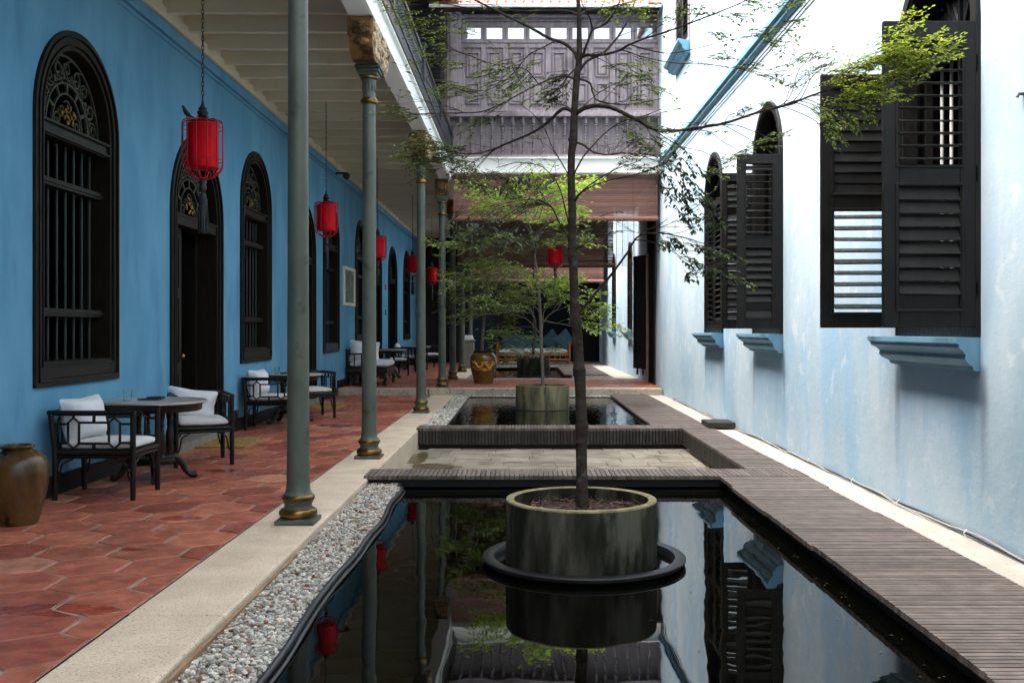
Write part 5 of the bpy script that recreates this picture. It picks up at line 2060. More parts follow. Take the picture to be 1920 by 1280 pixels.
L1([(1182, 84), (1220, 95), (1260, 100), (1310, 90), (1370, 75), (1450, 60)], .005, .0015, -0.5)
L1([(1165, 93), (1200, 105), (1260, 118), (1320, 120), (1390, 130), (1450, 150)], .004, .0015, -0.6)
L1([(1075, 470), (1100, 455), (1130, 440), (1170, 432), (1210, 440)], .004, .0015, -0.4)

rt = T.r
KM = 3


def put(px, py, dy, size, k, pal, dens=1.0, out=None, droop=0.15):
    T.clump(at(px, py, Y0 + dy), size, k * KM, pal, Vector(out) if out else None, dens, droop)


TIP = [(0.27, 0.32, 0.06), (0.23, 0.30, 0.06), (0.34, 0.34, 0.08), (0.16, 0.21, 0.05), (0.12, 0.16, 0.04)]
# right: long bright tip over the shutters
for (px, py, dy) in ((1560, 150, -.75), (1590, 130, -.75), (1620, 120, -.8), (1650, 105, -.85), (1680, 110, -.85), (1610, 165, -.7), (1655, 145, -.85), (1700, 125, -.9), (1640, 175, -.75), (1600, 185, -.7), (1560, 190, -.7), (1675, 85, -.85)):
    put(px, py, dy, 0.22, 3, TIP, 1.0, (1, -0.3, 0.28), 0)
for (px, py) in ((1750, 112), (1780, 100), (1700, 160), (1690, 62), (1740, 78)):
    put(px, py, -.9, 0.19, 2, TIP, 1.0, (1, -0.2, 0.42), -0.3)
for (px, py) in ((1560, 225), (1590, 225), (1540, 205), (1580, 205), (1620, 205), (1550, 245)):
    put(px, py, -.75, 0.14, 2, BRIGHT + MID, 1.0, (0.4, -0.3, -0.4))
for (px, py) in ((1500, 110), (1530, 105), (1520, 140), (1490, 160), (1545, 125)):
    put(px, py, -.6, 0.15, 2, MID + BRIGHT[:1], 0.75, (0.5, 0.1, 0.4))
for (px, py) in ((1390, 285), (1420, 270), (1360, 305), (1345, 325), (1445, 262)):
    put(px, py, -.6, 0.13, 2, MID + BRIGHT[:2], 0.9, (0.8, 0, 0.3))
for (px, py) in ((1400, 205), (1440, 190), (1370, 215), (1330, 250), (1290, 230)):
    put(px, py, -.5, 0.13, 1, MID + DARK, 0.7)
# right: darker hanging leaves
T.leaf, KM = 0.040, 2
for (px, py) in ((1250, 300), (1275, 320), (1255, 345), (1290, 345), (1310, 360), (1280, 375), (1240, 325), (1325, 385), (1300, 300), (1265, 270), (1285, 395), (1340, 405)):
    put(px, py, -.45, 0.15, 2, DARK, 1.0, (0.5, -0.2, -0.5), 0.5)
for (px, py) in ((1300, 455), (1330, 465), (1365, 475), (1290, 480), (1320, 500), (1350, 515), (1385, 520), (1265, 445), (1300, 508), (1245, 455)):
    put(px, py, -.55, 0.12, 2, DARK + MID[:1], 0.9, (0.9, -0.1, -0.3), 0.4)
for (px, py) in ((1280, 415), (1295, 408)):
    put(px, py, -.3, 0.08, 1, DARK, 0.7)
T.leaf, KM = 0.0275, 3
# right, top
for (px, py) in ((1380, 30), (1420, 60), (1450, 80), (1350, 60), (1310, 30), (1480, 40), (1460, 10), (1280, 15), (1250, 35), (1410, 0), (1340, 105), (1400, 120), (1440, 140), (1330, -10)):
    put(px, py, -.5, 0.17, 2, MID + DARK[:2] + BRIGHT[:1], 0.75)
for (px, py) in ((1150, 125), (1180, 120), (1195, 135), (1210, 115), (1165, 15), (1200, 20), (1130, 25), (1230, 165), (1160, 155), (1200, 185)):
    put(px, py, -.1, 0.16, 2, MID + BRIGHT, 0.7)
for (px, py) in ((1150, 125), (1175, 140), (1205, 150), (1130, 165)):
    put(px, py, -.35, 0.13, 1, DARK, 0.9)
for (px, py) in ((1195, 275), (1215, 285), (1185, 265), (1230, 262), (1205, 310), (1170, 300), (1240, 240), (1180, 245)):
    put(px, py, -.3, 0.15, 2, MID + DARK[:2] + BRIGHT[:1], 0.85)
# left sprays
for (px, py) in ((790, 275), (810, 262), (830, 285), (850, 295), (775, 290), (870, 300), (820, 300), (845, 272), (800, 310)):
    put(px, py, .4, 0.24, 2, MID + [(0.13, 0.17, 0.07), (0.17, 0.21, 0.10)] + DARK[3:] + BRIGHT[3:], 1.0, (-1, 0.1, 0.15))
for (px, py) in ((860, 320), (890, 318), (920, 328), (950, 335), (880, 340), (910, 350), (990, 340), (960, 352)):
    put(px, py, .3, 0.15, 2, MID + DARK, 0.9, (0.4, 0.2, -0.2))
for (px, py) in ((760, 205), (740, 200), (780, 218), (765, 220)):
    put(px, py, -.5, 0.15, 1, MID + BRIGHT[:1], 0.8, (-1, 0, 0.2))
for (px, py) in ((750, 25), (775, 15), (800, 45), (820, 60), (840, 40), (780, 50), (870, 58), (760, 0), (830, 90), (815, 110), (850, 120)):
    put(px, py, .2, 0.17, 2, BRIGHT[1:] + MID, 0.9, (-1, 0, 0.1))
for (px, py) in ((840, 160), (865, 168), (885, 175), (905, 180), (930, 182), (850, 175)):
    put(px, py, -.35, 0.14, 2, MID + BRIGHT[:1], 0.8)
for (px, py) in ((950, 120), (970, 135), (985, 150), (960, 165), (940, 150), (1000, 120), (920, 130)):
    put(px, py, -.1, 0.16, 2, MID + BRIGHT[:2], 0.85)
for (px, py) in ((1040, 150), (1055, 165), (1045, 180), (1030, 172), (1058, 140), (1035, 190)):
    put(px, py, .05, 0.13, 2, DARK + MID, 1.0)
for (px, py) in ((900, 225), (930, 215), (880, 235), (960, 240), (1000, 265)):
    put(px, py, -.2, 0.12, 1, MID + DARK, 0.8)
# left, low: larger dark leaves hanging in front of the blinds
T.leaf, KM = 0.042, 1
for (px, py) in ((855, 400), (880, 410), (905, 405), (930, 420), (955, 430), (975, 425), (890, 435), (920, 445), (1000, 430), (945, 450), (900, 450), (870, 425), (1020, 440), (985, 450)):
    put(px, py, -.3, 0.16, 2, DARK + [(0.06, 0.075, 0.035)], 1.0, (-0.6, -0.2, -0.5), 0.6)
for (px, py) in ((830, 450), (850, 462), (875, 455), (840, 470)):
    put(px, py, -.4, 0.15, 2, BRIGHT + MID, 1.0, (-1, 0, 0.05))
for (px, py) in ((925, 330), (945, 340), (970, 330), (1000, 325), (1030, 335), (960, 350), (1015, 350)):
    put(px, py, .3, 0.13, 2, DARK + MID, 0.9, (-0.4, 0, -0.4), 0.4)
for (px, py) in ((1110, 405), (1130, 400), (1145, 415), (1095, 410), (1150, 430)):
    put(px, py, -.3, 0.12, 1, DARK + MID, 0.9)
for q in range(60):          # fine bare twigs
    P, rad = T.limbs[rt.randrange(1, len(T.limbs))]
    i = rt.randrange(len(P) // 3, len(P) - 1)
    d = (P[i] - P[i - 1]).normalized() + Vector((rt.uniform(-1, 1), rt.uniform(-1, 1), rt.uniform(-0.3, 0.8)))
    T.spray(P[i], d, rt.uniform(0.2, 0.45), MID, 0.10, 0.1)
T.finish(T1, MT['bark'])

# --- the tree in the middle planter
T2 = thing('tree', 'bushy young tree with tiers of bright leaves in the middle planter', 'tree', (0.36, 18.1, 0.32), 'slim trees in pots')
KM = 3
Y0 = 18.1
T = Tree(8, 0.088)
tr = [(1018, 730, .036), (1017, 690, .030), (1015, 650, .032), (1014, 610, .030), (1011, 560, .027), (1010, 540, .026), (1005, 500, .022), (1001, 470, .020), (998, 445, .019), (990, 415, .015), (984, 395, .013), (972, 370, .010), (962, 345, .007), (955, 320, .004)]
m = MB()
P = [tuple(at(a, b, Y0)) + (c,) for a, b, c in tr]
SP = smooth_path(P, 4)
m.tube([p[:3] for p in SP], [p[3] for p in SP], 10)
m.build('trunk', MT['bark_pale'], T2, smooth=70)
T.limbs.append(([Vector(p[:3]) for p in SP], [p[3] for p in SP]))
L1([(1016, 608), (1030, 590), (1045, 580), (1060, 560), (1085, 545), (1110, 555)], .014, .004, -.5)
L1([(1012, 625), (990, 600), (965, 590), (940, 580), (915, 570)], .013, .004, .3)
L1([(1015, 645), (1005, 625), (1004, 605), (990, 570), (970, 550)], .012, .004, -.6)
L1([(1003, 512), (975, 510), (950, 522), (925, 530), (890, 525), (850, 520)], .012, .003, -.3)
L1([(1006, 545), (985, 525), (960, 505), (935, 490), (900, 488)], .010, .003, .5)
L1([(1000, 465), (975, 475), (950, 465), (920, 470), (885, 462)], .010, .003, .3)
L1([(998, 448), (1015, 430), (1035, 410), (1055, 395), (1075, 385)], .010, .003, -.3)
L1([(986, 400), (960, 392), (930, 388), (905, 385)], .008, .003, -.3)
L1([(975, 375), (950, 362), (920, 350), (895, 342)], .007, .003, .2)
L1([(985, 398), (1010, 378), (1035, 362), (1060, 352)], .007, .003, .2)
L1([(1015, 600), (1040, 605), (1075, 610), (1110, 605), (1145, 615)], .010, .003, .2)
L1([(1009, 540), (1025, 525), (1050, 520), (1080, 515)], .009, .003, .3)
L1([(1016, 660), (1000, 665), (975, 655), (955, 645)], .008, .003, -.3)
BR = [(0.36, 0.48, 0.12), (0.29, 0.42, 0.11), (0.41, 0.49, 0.14), (0.22, 0.33, 0.09)]
MID = [(0.18, 0.24, 0.08), (0.22, 0.28, 0.085), (0.15, 0.205, 0.07)]
DARK = [(0.11, 0.15, 0.06), (0.13, 0.17, 0.07), (0.085, 0.12, 0.05)]
BRIGHT = [(0.38, 0.50, 0.115), (0.32, 0.45, 0.105), (0.44, 0.52, 0.13), (0.25, 0.36, 0.09)]
for (px, py) in ((890, 345), (905, 352), (925, 358), (945, 365), (965, 372), (985, 360), (1005, 352), (1025, 358), (1045, 350), (1065, 360), (1030, 385), (1050, 395), (1070, 380), (1015, 398), (990, 385), (960, 385), (930, 378), (905, 372), (1000, 375), (1040, 370), (975, 345), (1080, 400), (1055, 410), (1020, 410),
                 (930, 395), (955, 400), (910, 392), (985, 415), (1000, 335), (1055, 335), (1085, 345), (1100, 340)):
    put(px, py, rt.uniform(-.7, .5), 0.42, 3, BR, 1.0)
KM = 3
for (px, py) in ((880, 440), (900, 430), (925, 440), (950, 435), (970, 450), (860, 460), (890, 465), (915, 458), (1020, 450), (1040, 440), (1060, 455), (1085, 440), (1100, 455), (940, 465), (870, 445)):
    put(px, py, rt.uniform(-.5, .7), 0.40, 2, MID + DARK[:2], 1.0)
for (px, py) in ((900, 485), (915, 490), (930, 495), (950, 488), (970, 500), (890, 495), (940, 505), (960, 510)):
    put(px, py, rt.uniform(-.6, .4), 0.40, 2, MID + BRIGHT[1:2], 1.0)
for (px, py) in ((855, 515), (870, 520), (890, 515), (910, 525), (935, 520), (960, 528), (880, 530), (920, 540), (850, 528)):
    put(px, py, rt.uniform(-.5, .5), 0.44, 2, MID + BRIGHT[1:2] + DARK[:1], 1.0)
for (px, py) in ((1010, 525), (1030, 530), (1050, 528), (1065, 535), (1040, 545), (1020, 545), (1000, 540), (1060, 520)):
    put(px, py, rt.uniform(-.6, .4), 0.42, 3, BRIGHT + MID, 1.0)
for (px, py) in ((940, 550), (960, 555), (980, 560), (910, 565), (930, 572), (890, 575), (950, 580), (975, 580), (1000, 570), (1030, 572), (1050, 565), (905, 550), (990, 550), (870, 585), (900, 590)):
    put(px, py, rt.uniform(-.6, .6), 0.44, 2, MID + DARK + BRIGHT[3:], 1.0)
for (px, py) in ((1090, 560), (1110, 575), (1100, 590), (1125, 595), (1140, 610), (1095, 610), (1120, 580), (1080, 600), (1105, 545), (1150, 620), (1075, 575)):
    put(px, py, rt.uniform(-.5, .3), 0.40, 2, MID + BRIGHT[1:3], 1.0)
for (px, py) in ((930, 620), (950, 628), (965, 615), (940, 640), (975, 635), (960, 655), (985, 660), (1000, 650), (1030, 655), (970, 670)):
    put(px, py, rt.uniform(-.5, .3), 0.34, 2, MID + DARK[:2] + BRIGHT[3:], 0.9)
T.finish(T2, MT['bark_pale'])

# --- small tree in the dragon jar
T3 = thing('tree', 'small dark leaved tree with pale stem growing from the dragon jar', 'tree', (-0.93, 23.4, 0.85), 'slim trees in pots')
Y0 = 23.4
T = Tree(12, 0.10)
tr = [(903, 668, .055), (905, 630, .05), (907, 600, .046), (910, 570, .04), (915, 540, .03), (912, 510, .02), (905, 480, .01)]
m = MB()
P = [tuple(at(a, b, Y0)) + (c,) for a, b, c in tr]
SP = smooth_path(P, 4)
m.tube([p[:3] for p in SP], [p[3] * 0.85 for p in SP], 10)
m.build('trunk', MT['bark_pale'], T3, smooth=70)
T.limbs.append(([Vector(p[:3]) for p in SP], [p[3] for p in SP]))
L1([(908, 590), (890, 570), (870, 560), (850, 555)], .02, .006, -.4)
L1([(911, 575), (935, 555), (955, 545), (975, 548)], .02, .006, -.4)
L1([(914, 545), (900, 525), (880, 515)], .015, .005, .3)
L1([(906, 632), (915, 628), (925, 615), (935, 605)], .012, .004, -.2)
for (px, py) in ((860, 540), (875, 525), (890, 515), (905, 505), (920, 515), (935, 525), (950, 535), (965, 545), (880, 550), (900, 540), (920, 545), (940, 555), (865, 560), (895, 565), (925, 570), (955, 565), (850, 575), (975, 560), (910, 580), (885, 580), (940, 580), (905, 525), (930, 500), (870, 505)):
    put(px, py, rt.uniform(-.6, .6), 0.50, 3, DARK + MID, 1.0)
for (px, py) in ((925, 610), (940, 615), (870, 600), (855, 590), (950, 600), (920, 625)):
    put(px, py, -.2, 0.40, 2, DARK + MID, 0.9)
T.finish(T3, MT['bark_pale'])

# --- thin tree in the farthest planter
T4 = thing('tree', 'thin dark stemmed tree in the dark green planter before the daybed', 'tree', (0.32, 29.6, 0.47), 'slim trees in pots')
Y0 = 29.6
T = Tree(15, 0.12)
tr = [(1000, 680, .06), (1000, 640, .055), (999, 590, .05), (1001, 540, .04), (1000, 490, .03), (1002, 430, .02), (1000, 380, .01)]
m = MB()
P = [tuple(at(a, b, Y0)) + (c * 0.8,) for a, b, c in tr]
SP = smooth_path(P, 4)
m.tube([p[:3] for p in SP], [p[3] for p in SP], 10)
m.build('trunk', MT['bark'], T4, smooth=70)
T.limbs.append(([Vector(p[:3]) for p in SP], [p[3] for p in SP]))
L1([(1000, 560), (1020, 545), (1045, 540)], .02, .006, -.4)
L1([(1000, 545), (980, 530), (955, 530)], .02, .006, .4)
for (px, py) in ((985, 540), (960, 535), (1020, 540), (1045, 540), (1060, 555), (1000, 520), (970, 515), (1030, 510), (1055, 520), (990, 490), (1015, 480)):
    put(px, py, rt.uniform(-.6, .6), 0.6, 2, DARK + MID, 1.0)
T.finish(T4, MT['bark'])

# ------------------------------------------------------------------ jars
t = thing('jar', 'plain brown glazed jar standing on terracotta tiles against the blue wall', 'jar', (-3.655, 7.2, 0))
m = MB()
prof = [(0.130, 0.0), (0.142, 0.02), (0.172, 0.12), (0.198, 0.24), (0.214, 0.34), (0.213, 0.40), (0.196, 0.46), (0.155, 0.505), (0.112, 0.528), (0.100, 0.535)]
m.lathe([(r, z) for r, z in smooth_path(prof, 4)], (-3.655, 7.2, 0), 40, captop=False)
m.build('body', MT['glaze'], t, smooth=60)
m = MB()
m.lathe([(0.100, 0.53), (0.105, 0.545), (0.122, 0.553), (0.126, 0.562), (0.120, 0.57), (0.098, 0.568), (0.092, 0.54), (0.10, 0.40), (0.12, 0.3)], (-3.655, 7.2, 0), 40, captop=True, capbot=False)
m.build('lip', MT['glaze'], t, smooth=60)

JX, JY, JZ = -0.92, 23.35, STEP_Z
t = thing('dragon_jar', 'ochre glazed jar with yellow dragon relief on the cross gallery floor', 'jar', (JX, JY, JZ))
m = MB()
prof = [(0.215, 0.0), (0.222, 0.03), (0.26, 0.18), (0.30, 0.36), (0.318, 0.50), (0.312, 0.58), (0.285, 0.655), (0.235, 0.71), (0.215, 0.725)]
SPJ = smooth_path(prof, 5)
m.lathe([(r, JZ + z) for r, z in SPJ], (JX, JY, 0), 44, captop=False)
for z, rj in ((0.56, 0.316), (0.30, 0.292)):
    m.lathe([(rj, JZ + z - 0.008), (rj + 0.007, JZ + z), (rj, JZ + z + 0.008)], (JX, JY, 0), 44, captop=False, capbot=False)
m.build('body', MT['glaze2'], t, smooth=60)
m = MB()
m.lathe([(0.215, JZ + 0.72), (0.232, JZ + 0.735), (0.238, JZ + 0.755), (0.225, JZ + 0.775), (0.205, JZ + 0.775), (0.20, JZ + 0.70)], (JX, JY, 0), 44, captop=False, capbot=False)
m.lathe([(0.01, JZ + 0.705), (0.20, JZ + 0.70)], (JX, JY, 0), 44, captop=False)
m.build('lip', MT['wood_red'], t, smooth=60)


def rad_at(z):
    for (a, b) in zip(SPJ, SPJ[1:]):
        if a[1] <= z <= b[1]:
            f = (z - a[1]) / (b[1] - a[1] + 1e-9)
            return a[0] + (b[0] - a[0]) * f
    return 0.3


def jar_line(mb, pts, w):
    P = []
    for (a, z) in smooth_path(pts, 4):
        q = rad_at(z) + 0.002
        P.append((JX + q * math.sin(a), JY - q * math.cos(a), JZ + z))
    n = len(P)
    mb.tube(P, [w * 1.35 * (0.45 + 0.55 * math.sin(PI * min(1, (i + 2) / (n + 2)))) for i in range(n)], 6)


m = MB()
jar_line(m, [(-0.85, 0.47), (-0.65, 0.50), (-0.5, 0.44), (-0.35, 0.38), (-0.1, 0.40), (0.0, 0.47), (0.18, 0.49), (0.3, 0.42), (0.45, 0.36), (0.65, 0.40), (0.72, 0.48), (0.85, 0.51)], 0.026)
jar_line(m, [(-0.7, 0.34), (-0.45, 0.32), (-0.2, 0.335), (0.1, 0.31), (0.4, 0.32), (0.7, 0.345)], 0.014)
jar_line(m, [(-0.9, 0.40), (-0.75, 0.37), (-0.6, 0.385)], 0.012)
for (a, z) in ((-0.5, 0.44), (-0.2, 0.385), (0.05, 0.475), (0.35, 0.40), (0.62, 0.40), (-0.75, 0.49), (0.2, 0.48)):
    for s in (-1, 1):
        jar_line(m, [(a, z), (a + 0.10 * s, z + 0.035), (a + 0.17 * s, z + 0.03)], 0.009)
jar_line(m, [(0.80, 0.50), (0.92, 0.47), (0.88, 0.43), (0.80, 0.44)], 0.014)
jar_line(m, [(-0.25, 0.36), (-0.1, 0.335), (0.05, 0.345), (0.2, 0.335), (0.3, 0.355)], 0.018)
m.build('dragon_relief', MT['dragon'], t, smooth=60)


# ------------------------------------------------------------------ armchairs (local: faces +X, centre of seat at the origin)
def make_armchair():
    t = thing('armchair', '', 'chair', (0, 0, 0), 'low fretwork armchairs')
    dx, wy, H = 0.32, 0.275, 0.715
    for sx in (-1, 1):
        for sy in (-1, 1):
            m = MB()
            x, y = sx * dx, sy * wy
            m.tube([(x, y, 0), (x, y, 0.05), (x, y, 0.4), (x - (0.0 if sx > 0 else 0.035), y, H)], [0.022, 0.024, 0.025, 0.024], 8)
            for z in (0.12, 0.26, 0.44, 0.58):
                m.lathe([(0.0215, z - 0.006), (0.0245, z), (0.0215, z + 0.006)], (x - (0.0 if sx > 0 else 0.035 * max(0, z - 0.4) / 0.3), y, 0), 8, captop=False, capbot=False)
            m.build('leg', MT['wood_black'], t, smooth=60)
    m = MB()
    for y in (-wy, wy):
        m.tube([(-dx, y, 0.39), (dx, y, 0.39)], 0.022, 8)
        m.tube([(-dx, y, 0.355), (dx, y, 0.355)], 0.014, 8)
    for x in (-dx, dx):
        m.tube([(x, -wy, 0.39), (x, wy, 0.39)], 0.022, 8)
        m.tube([(x, -wy, 0.355), (x, wy, 0.355)], 0.014, 8)
    m.box(-dx, dx, -wy, wy, 0.385, 0.405)
    m.build('seat_frame', MT['wood_black'], t, smooth=50)

    def fret(mb, O, U, L, z0, z1):
        """bamboo style lattice with two long octagons"""
        V = Vector((0, 0, 1))
        P = lambda u, v: tuple(O + U * (u * L) + V * (z0 + v * (z1 - z0)))
        r = 0.0110
        for uc in (0.22, 0.78):
            w = 0.075
            mb.tube([P(uc, 0.0), P(uc, 0.06)], r, 6)
            mb.tube([P(uc, 1.0), P(uc, 0.94)], r, 6)
            mb.tube([P(uc + a, b) for a, b in ((0, .06), (w, .2), (w, .8), (0, .94), (-w, .8), (-w, .2))], r, 6, closed=True)
        mb.tube([P(0.295, 0.8), P(0.705, 0.8)], r, 6)
        mb.tube([P(0.295, 0.2), P(0.705, 0.2)], r, 6)
        for (a, b) in ((0.0, 0.145), (0.855, 1.0)):
            mb.tube([P(a, 0.76), P(b, 0.76)], r, 6)
            mb.tube([P(a, 0.22), P(b, 0.22)], r, 6)
        mb.tube([P(0.5, 0.8), P(0.5, 1.0)], r * 1.2, 6)
        mb.tube([P(0.5, 0.0), P(0.5, 0.2)], r * 1.2, 6)
    for sy in (-1, 1):
        m = MB()
        m.tube([(-dx - 0.06, sy * wy, H + 0.005), (-dx, sy * wy, H), (dx + 0.02, sy * wy, H)], [0.02, 0.023, 0.023], 8)
        fret(m, Vector((-dx + 0.02, sy * wy, 0)), Vector((1, 0, 0)), 2 * dx - 0.04, 0.41, H - 0.02)
        m.build('arm', MT['wood_black'], t, smooth=60)
    m = MB()
    m.tube([(-dx - 0.035, -wy, H), (-dx - 0.035, wy, H)], 0.023, 8)
    fret(m, Vector((-dx - 0.02, -wy + 0.02, 0)), Vector((0, 1, 0)), 2 * wy - 0.04, 0.41, H - 0.02)
    m.build('backrest', MT['wood_black'], t, smooth=60)
    for sy in (-1, 1):           # curved braces under the seat
        for sx in (-1, 1):
            m = MB()
            x, y = sx * dx, sy * wy
            m.tube(smooth_path([(x, y, 0.14), (x - sx * 0.03, y, 0.17), (x - sx * 0.045, y, 0.24), (x - sx * 0.06, y, 0.30), (x - sx * 0.14, y, 0.335), (x - sx * 0.16, y, 0.36)], 3), 0.008, 6)
            m.tube(smooth_path([(x, y, 0.14), (x, y - sy * 0.03, 0.17), (x, y - sy * 0.045, 0.24), (x, y - sy * 0.06, 0.30), (x, y - sy * 0.12, 0.335), (x, y - sy * 0.14, 0.36)], 3), 0.008, 6)
            m.tube([(x, y, 0.22), (x - sx * 0.045, y, 0.235)], 0.007, 6)
            m.build('brace', MT['wood_black'], t, smooth=60)
    m = MB()
    cushion(m, -dx + 0.02, dx + 0.012, -wy + 0.022, wy - 0.022, 0.408, 0.485, 0.008, 10, 1)
    m.build('seat_cushion', MT['cloth_warm'], t, smooth=60, sub=1)
    return t


ac = make_armchair()
chairs = [(-3.52, 8.45, 0, 0.0, 'black fretwork armchair standing beside the brown glazed jar, with plump white pillow'),
          (-3.40, 10.50, 0, R(-65), 'black fretwork armchair in front of the first open door and its doormat'),
          (-3.55, 14.15, 0, R(3), 'black fretwork armchair below the third arch, beside the black wall socket'),
          (-3.38, 15.95, 0, R(-62), 'black fretwork armchair between the second table and the stone step'),
          (-3.52, 27.30, STEP_Z, R(-60), 'black fretwork armchair with white cushion just behind the white cushioned bench'),
          (-3.50, 29.60, STEP_Z, R(4), 'shadowed fretwork armchair with white pillow beside the table deep in the gallery'),
          (-3.05, 33.0, STEP_Z, R(-60), 'most distant fretwork armchair, a pale seat in the dark behind the slender column')]
for i, (x, y, z, a, lb) in enumerate(chairs):
    o = ac if i == 0 else dup(ac, (x, y, z), a, lb)
    o.location = (x, y, z)
    o.rotation_euler.z = a
    o['label'] = lb


def pillow(name, label, loc, rot, size, seed, group=None, material='cloth'):
    m = MB()
    sx, sy, sz = size
    rr = random.Random(seed)
    n = 12
    vs = []
    for side in (1, -1):
        for i in range(n + 1):
            for j in range(n + 1):
                u, v = -1 + 2 * i / n, -1 + 2 * j / n
                e = max(0, (1 - u ** 4)) * max(0, (1 - v ** 4))
                pinch = 1 - 0.10 * (abs(u) ** 3) * (1 - abs(v)) - 0.0
                pv = 1 - 0.10 * (abs(v) ** 3) * (1 - abs(u))
                h = sz * (e ** 0.58) * side + (0.016 * mnoise.noise(Vector((u * 2.4, v * 2.4, seed))) + 0.010 * abs(mnoise.noise(Vector((u * 4.5 + v * 2, v * 2.2, seed + 7))))) * e
                vs.append((h, sx * u * pinch * pv, sy * v * pv * pinch))
    N = (n + 1) ** 2
    fs = []
    idx = lambda i, j: i * (n + 1) + j
    for i in range(n):
        for j in range(n):
            fs.append((idx(i, j), idx(i + 1, j), idx(i + 1, j + 1), idx(i, j + 1)))
            fs.append((N + idx(i, j), N + idx(i, j + 1), N + idx(i + 1, j + 1), N + idx(i + 1, j)))
    m.add(vs, fs)
    o = m.build(name, MT[material], None, smooth=80, sub=1)
    o.location = loc
    o.rotation_euler = rot
    return tag(o, label, 'pillow', group)


PG = 'white pillows on the armchairs'
pillow('pillow', 'plump white pillow leaning on the armchair beside the brown jar', (-3.715, 8.42, 0.655), (R(3), R(-10), R(-24)), (0.215, 0.185, 0.115), 1, PG)
pillow('pillow', 'wide white pillow on the armchair in front of the open door, above the tabletop', (-3.56, 10.70, 0.60), (R(-9), R(-16), R(-66)), (0.26, 0.175, 0.10), 2, PG)
pillow('pillow', 'white pillow on the armchair below the third arch', (-3.75, 14.10, 0.655), (0, R(-8), R(-20)), (0.20, 0.185, 0.115), 3, PG)
pillow('pillow', 'small white pillow on the shadowed armchair deep in the gallery', (-3.72, 29.60, 0.82), (0, R(-8), 0), (0.20, 0.19, 0.08), 4, PG)


# ------------------------------------------------------------------ round tables
def make_table():
    t = thing('round_table', '', 'table', (0, 0, 0), 'round marble topped tables')
    m = MB()
    m.lathe([(0.40, 0.712), (0.47, 0.714), (0.482, 0.722), (0.482, 0.732), (0.474, 0.740), (0.02, 0.741)], (0, 0, 0), 48)
    m.build('tabletop', MT['marble'], t, smooth=40)
    m = MB()
    m.lathe([(0.36, 0.64), (0.42, 0.645), (0.43, 0.66), (0.43, 0.70), (0.455, 0.711), (0.40, 0.712)], (0, 0, 0), 40)
    m.build('apron', MT['wood_black'], t, smooth=40)
    leg = [(0.022, 0.20), (0.030, 0.215), (0.020, 0.235), (0.026, 0.26), (0.034, 0.33), (0.036, 0.40), (0.026, 0.46), (0.020, 0.49), (0.030, 0.51), (0.022, 0.53), (0.030, 0.58), (0.034, 0.64)]
    for k in range(4):
        a = PI / 4 + k * PI / 2
        m = MB()
        m.lathe(leg, (0.15 * math.cos(a), 0.15 * math.sin(a), 0), 12)
        m.build('turned_post', MT['wood_red'], t, smooth=50)
    m = MB()
    m.lathe([(0.03, 0.13), (0.19, 0.15), (0.20, 0.17), (0.19, 0.20), (0.03, 0.205)], (0, 0, 0), 24)
    m.build('base', MT['wood_black'], t, smooth=50)
    for k in range(4):
        a = k * PI / 2 + 0.35
        ca, sa = math.cos(a), math.sin(a)
        m = MB()
        P = smooth_path([(0.10, 0.19), (0.18, 0.20), (0.24, 0.15), (0.28, 0.07), (0.33, 0.03), (0.385, 0.028)], 4)
        rad = [0.046, 0.046, 0.045, 0.044, 0.042, 0.040, 0.038, 0.036, 0.034, 0.032, 0.030, 0.028, 0.027, 0.026, 0.026, 0.027, 0.029, 0.030, 0.029, 0.027, 0.022][:len(P)]
        m.tube([(p[0] * ca, p[0] * sa, p[1]) for p in P], rad, 10)
        m.build('foot', MT['wood_red'], t, smooth=60)
    return t


tb = make_table()
tables = [(-3.46, 9.35, 0, 'round marble topped table with menu cards, between armchairs near the glazed jar'),
          (-3.50, 15.0, 0, 'round table partly hidden by the large column, with white card on it'),
          (-3.52, 26.05, STEP_Z, 'dark round table behind the white cushioned bench'),
          (-3.35, 31.2, STEP_Z, 'round table deepest in the dark gallery, behind the slender column')]
for i, (x, y, z, lb) in enumerate(tables):
    o = tb if i == 0 else dup(tb, (x, y, z), 0.4 * i, lb)
    o.location = (x, y, z)
    o['label'] = lb


def tumbler(loc, label):
    m = MB()
    m.lathe([(0.030, 0.0), (0.034, 0.003), (0.041, 0.10), (0.0385, 0.10), (0.032, 0.012), (0.005, 0.010)], loc, 24, captop=True)
    return tag(m.build('glass', MT['glass'], smooth=40), label, 'glass', 'empty glasses on the tables')


tumbler((-3.66, 9.22, 0.742), 'empty clear glass on the marble table with the dark menu cards')
tumbler((-3.68, 14.9, 0.742), 'clear glass on the table partly hidden by the large column')
m = MB()
m.box(-3.60, -3.40, 9.30, 9.42, 0.742, 0.753)
m.box(-3.57, -3.43, 9.44, 9.56, 0.742, 0.762)
tag(m.build('menu_card', MT['darkwood'], bevel=0.003), 'dark menu cards lying flat on the round marble table', 'menu')
m = MB()
m.box(-3.53, -3.36, 14.9, 15.02, 0.742, 0.752)
tag(m.build('menu_card', MT['paper'], bevel=0.002), 'white card lying on the table partly hidden by the large column', 'menu')
m = MB()
m.lathe([(0.04, 0.742), (0.055, 0.748), (0.058, 0.765), (0.052, 0.766), (0.04, 0.752)], (-3.55, 14.8, 0), 16)
tag(m.build('ashtray', MT['black'], smooth=50), 'small black dish on the table partly hidden by the large column', 'dish')

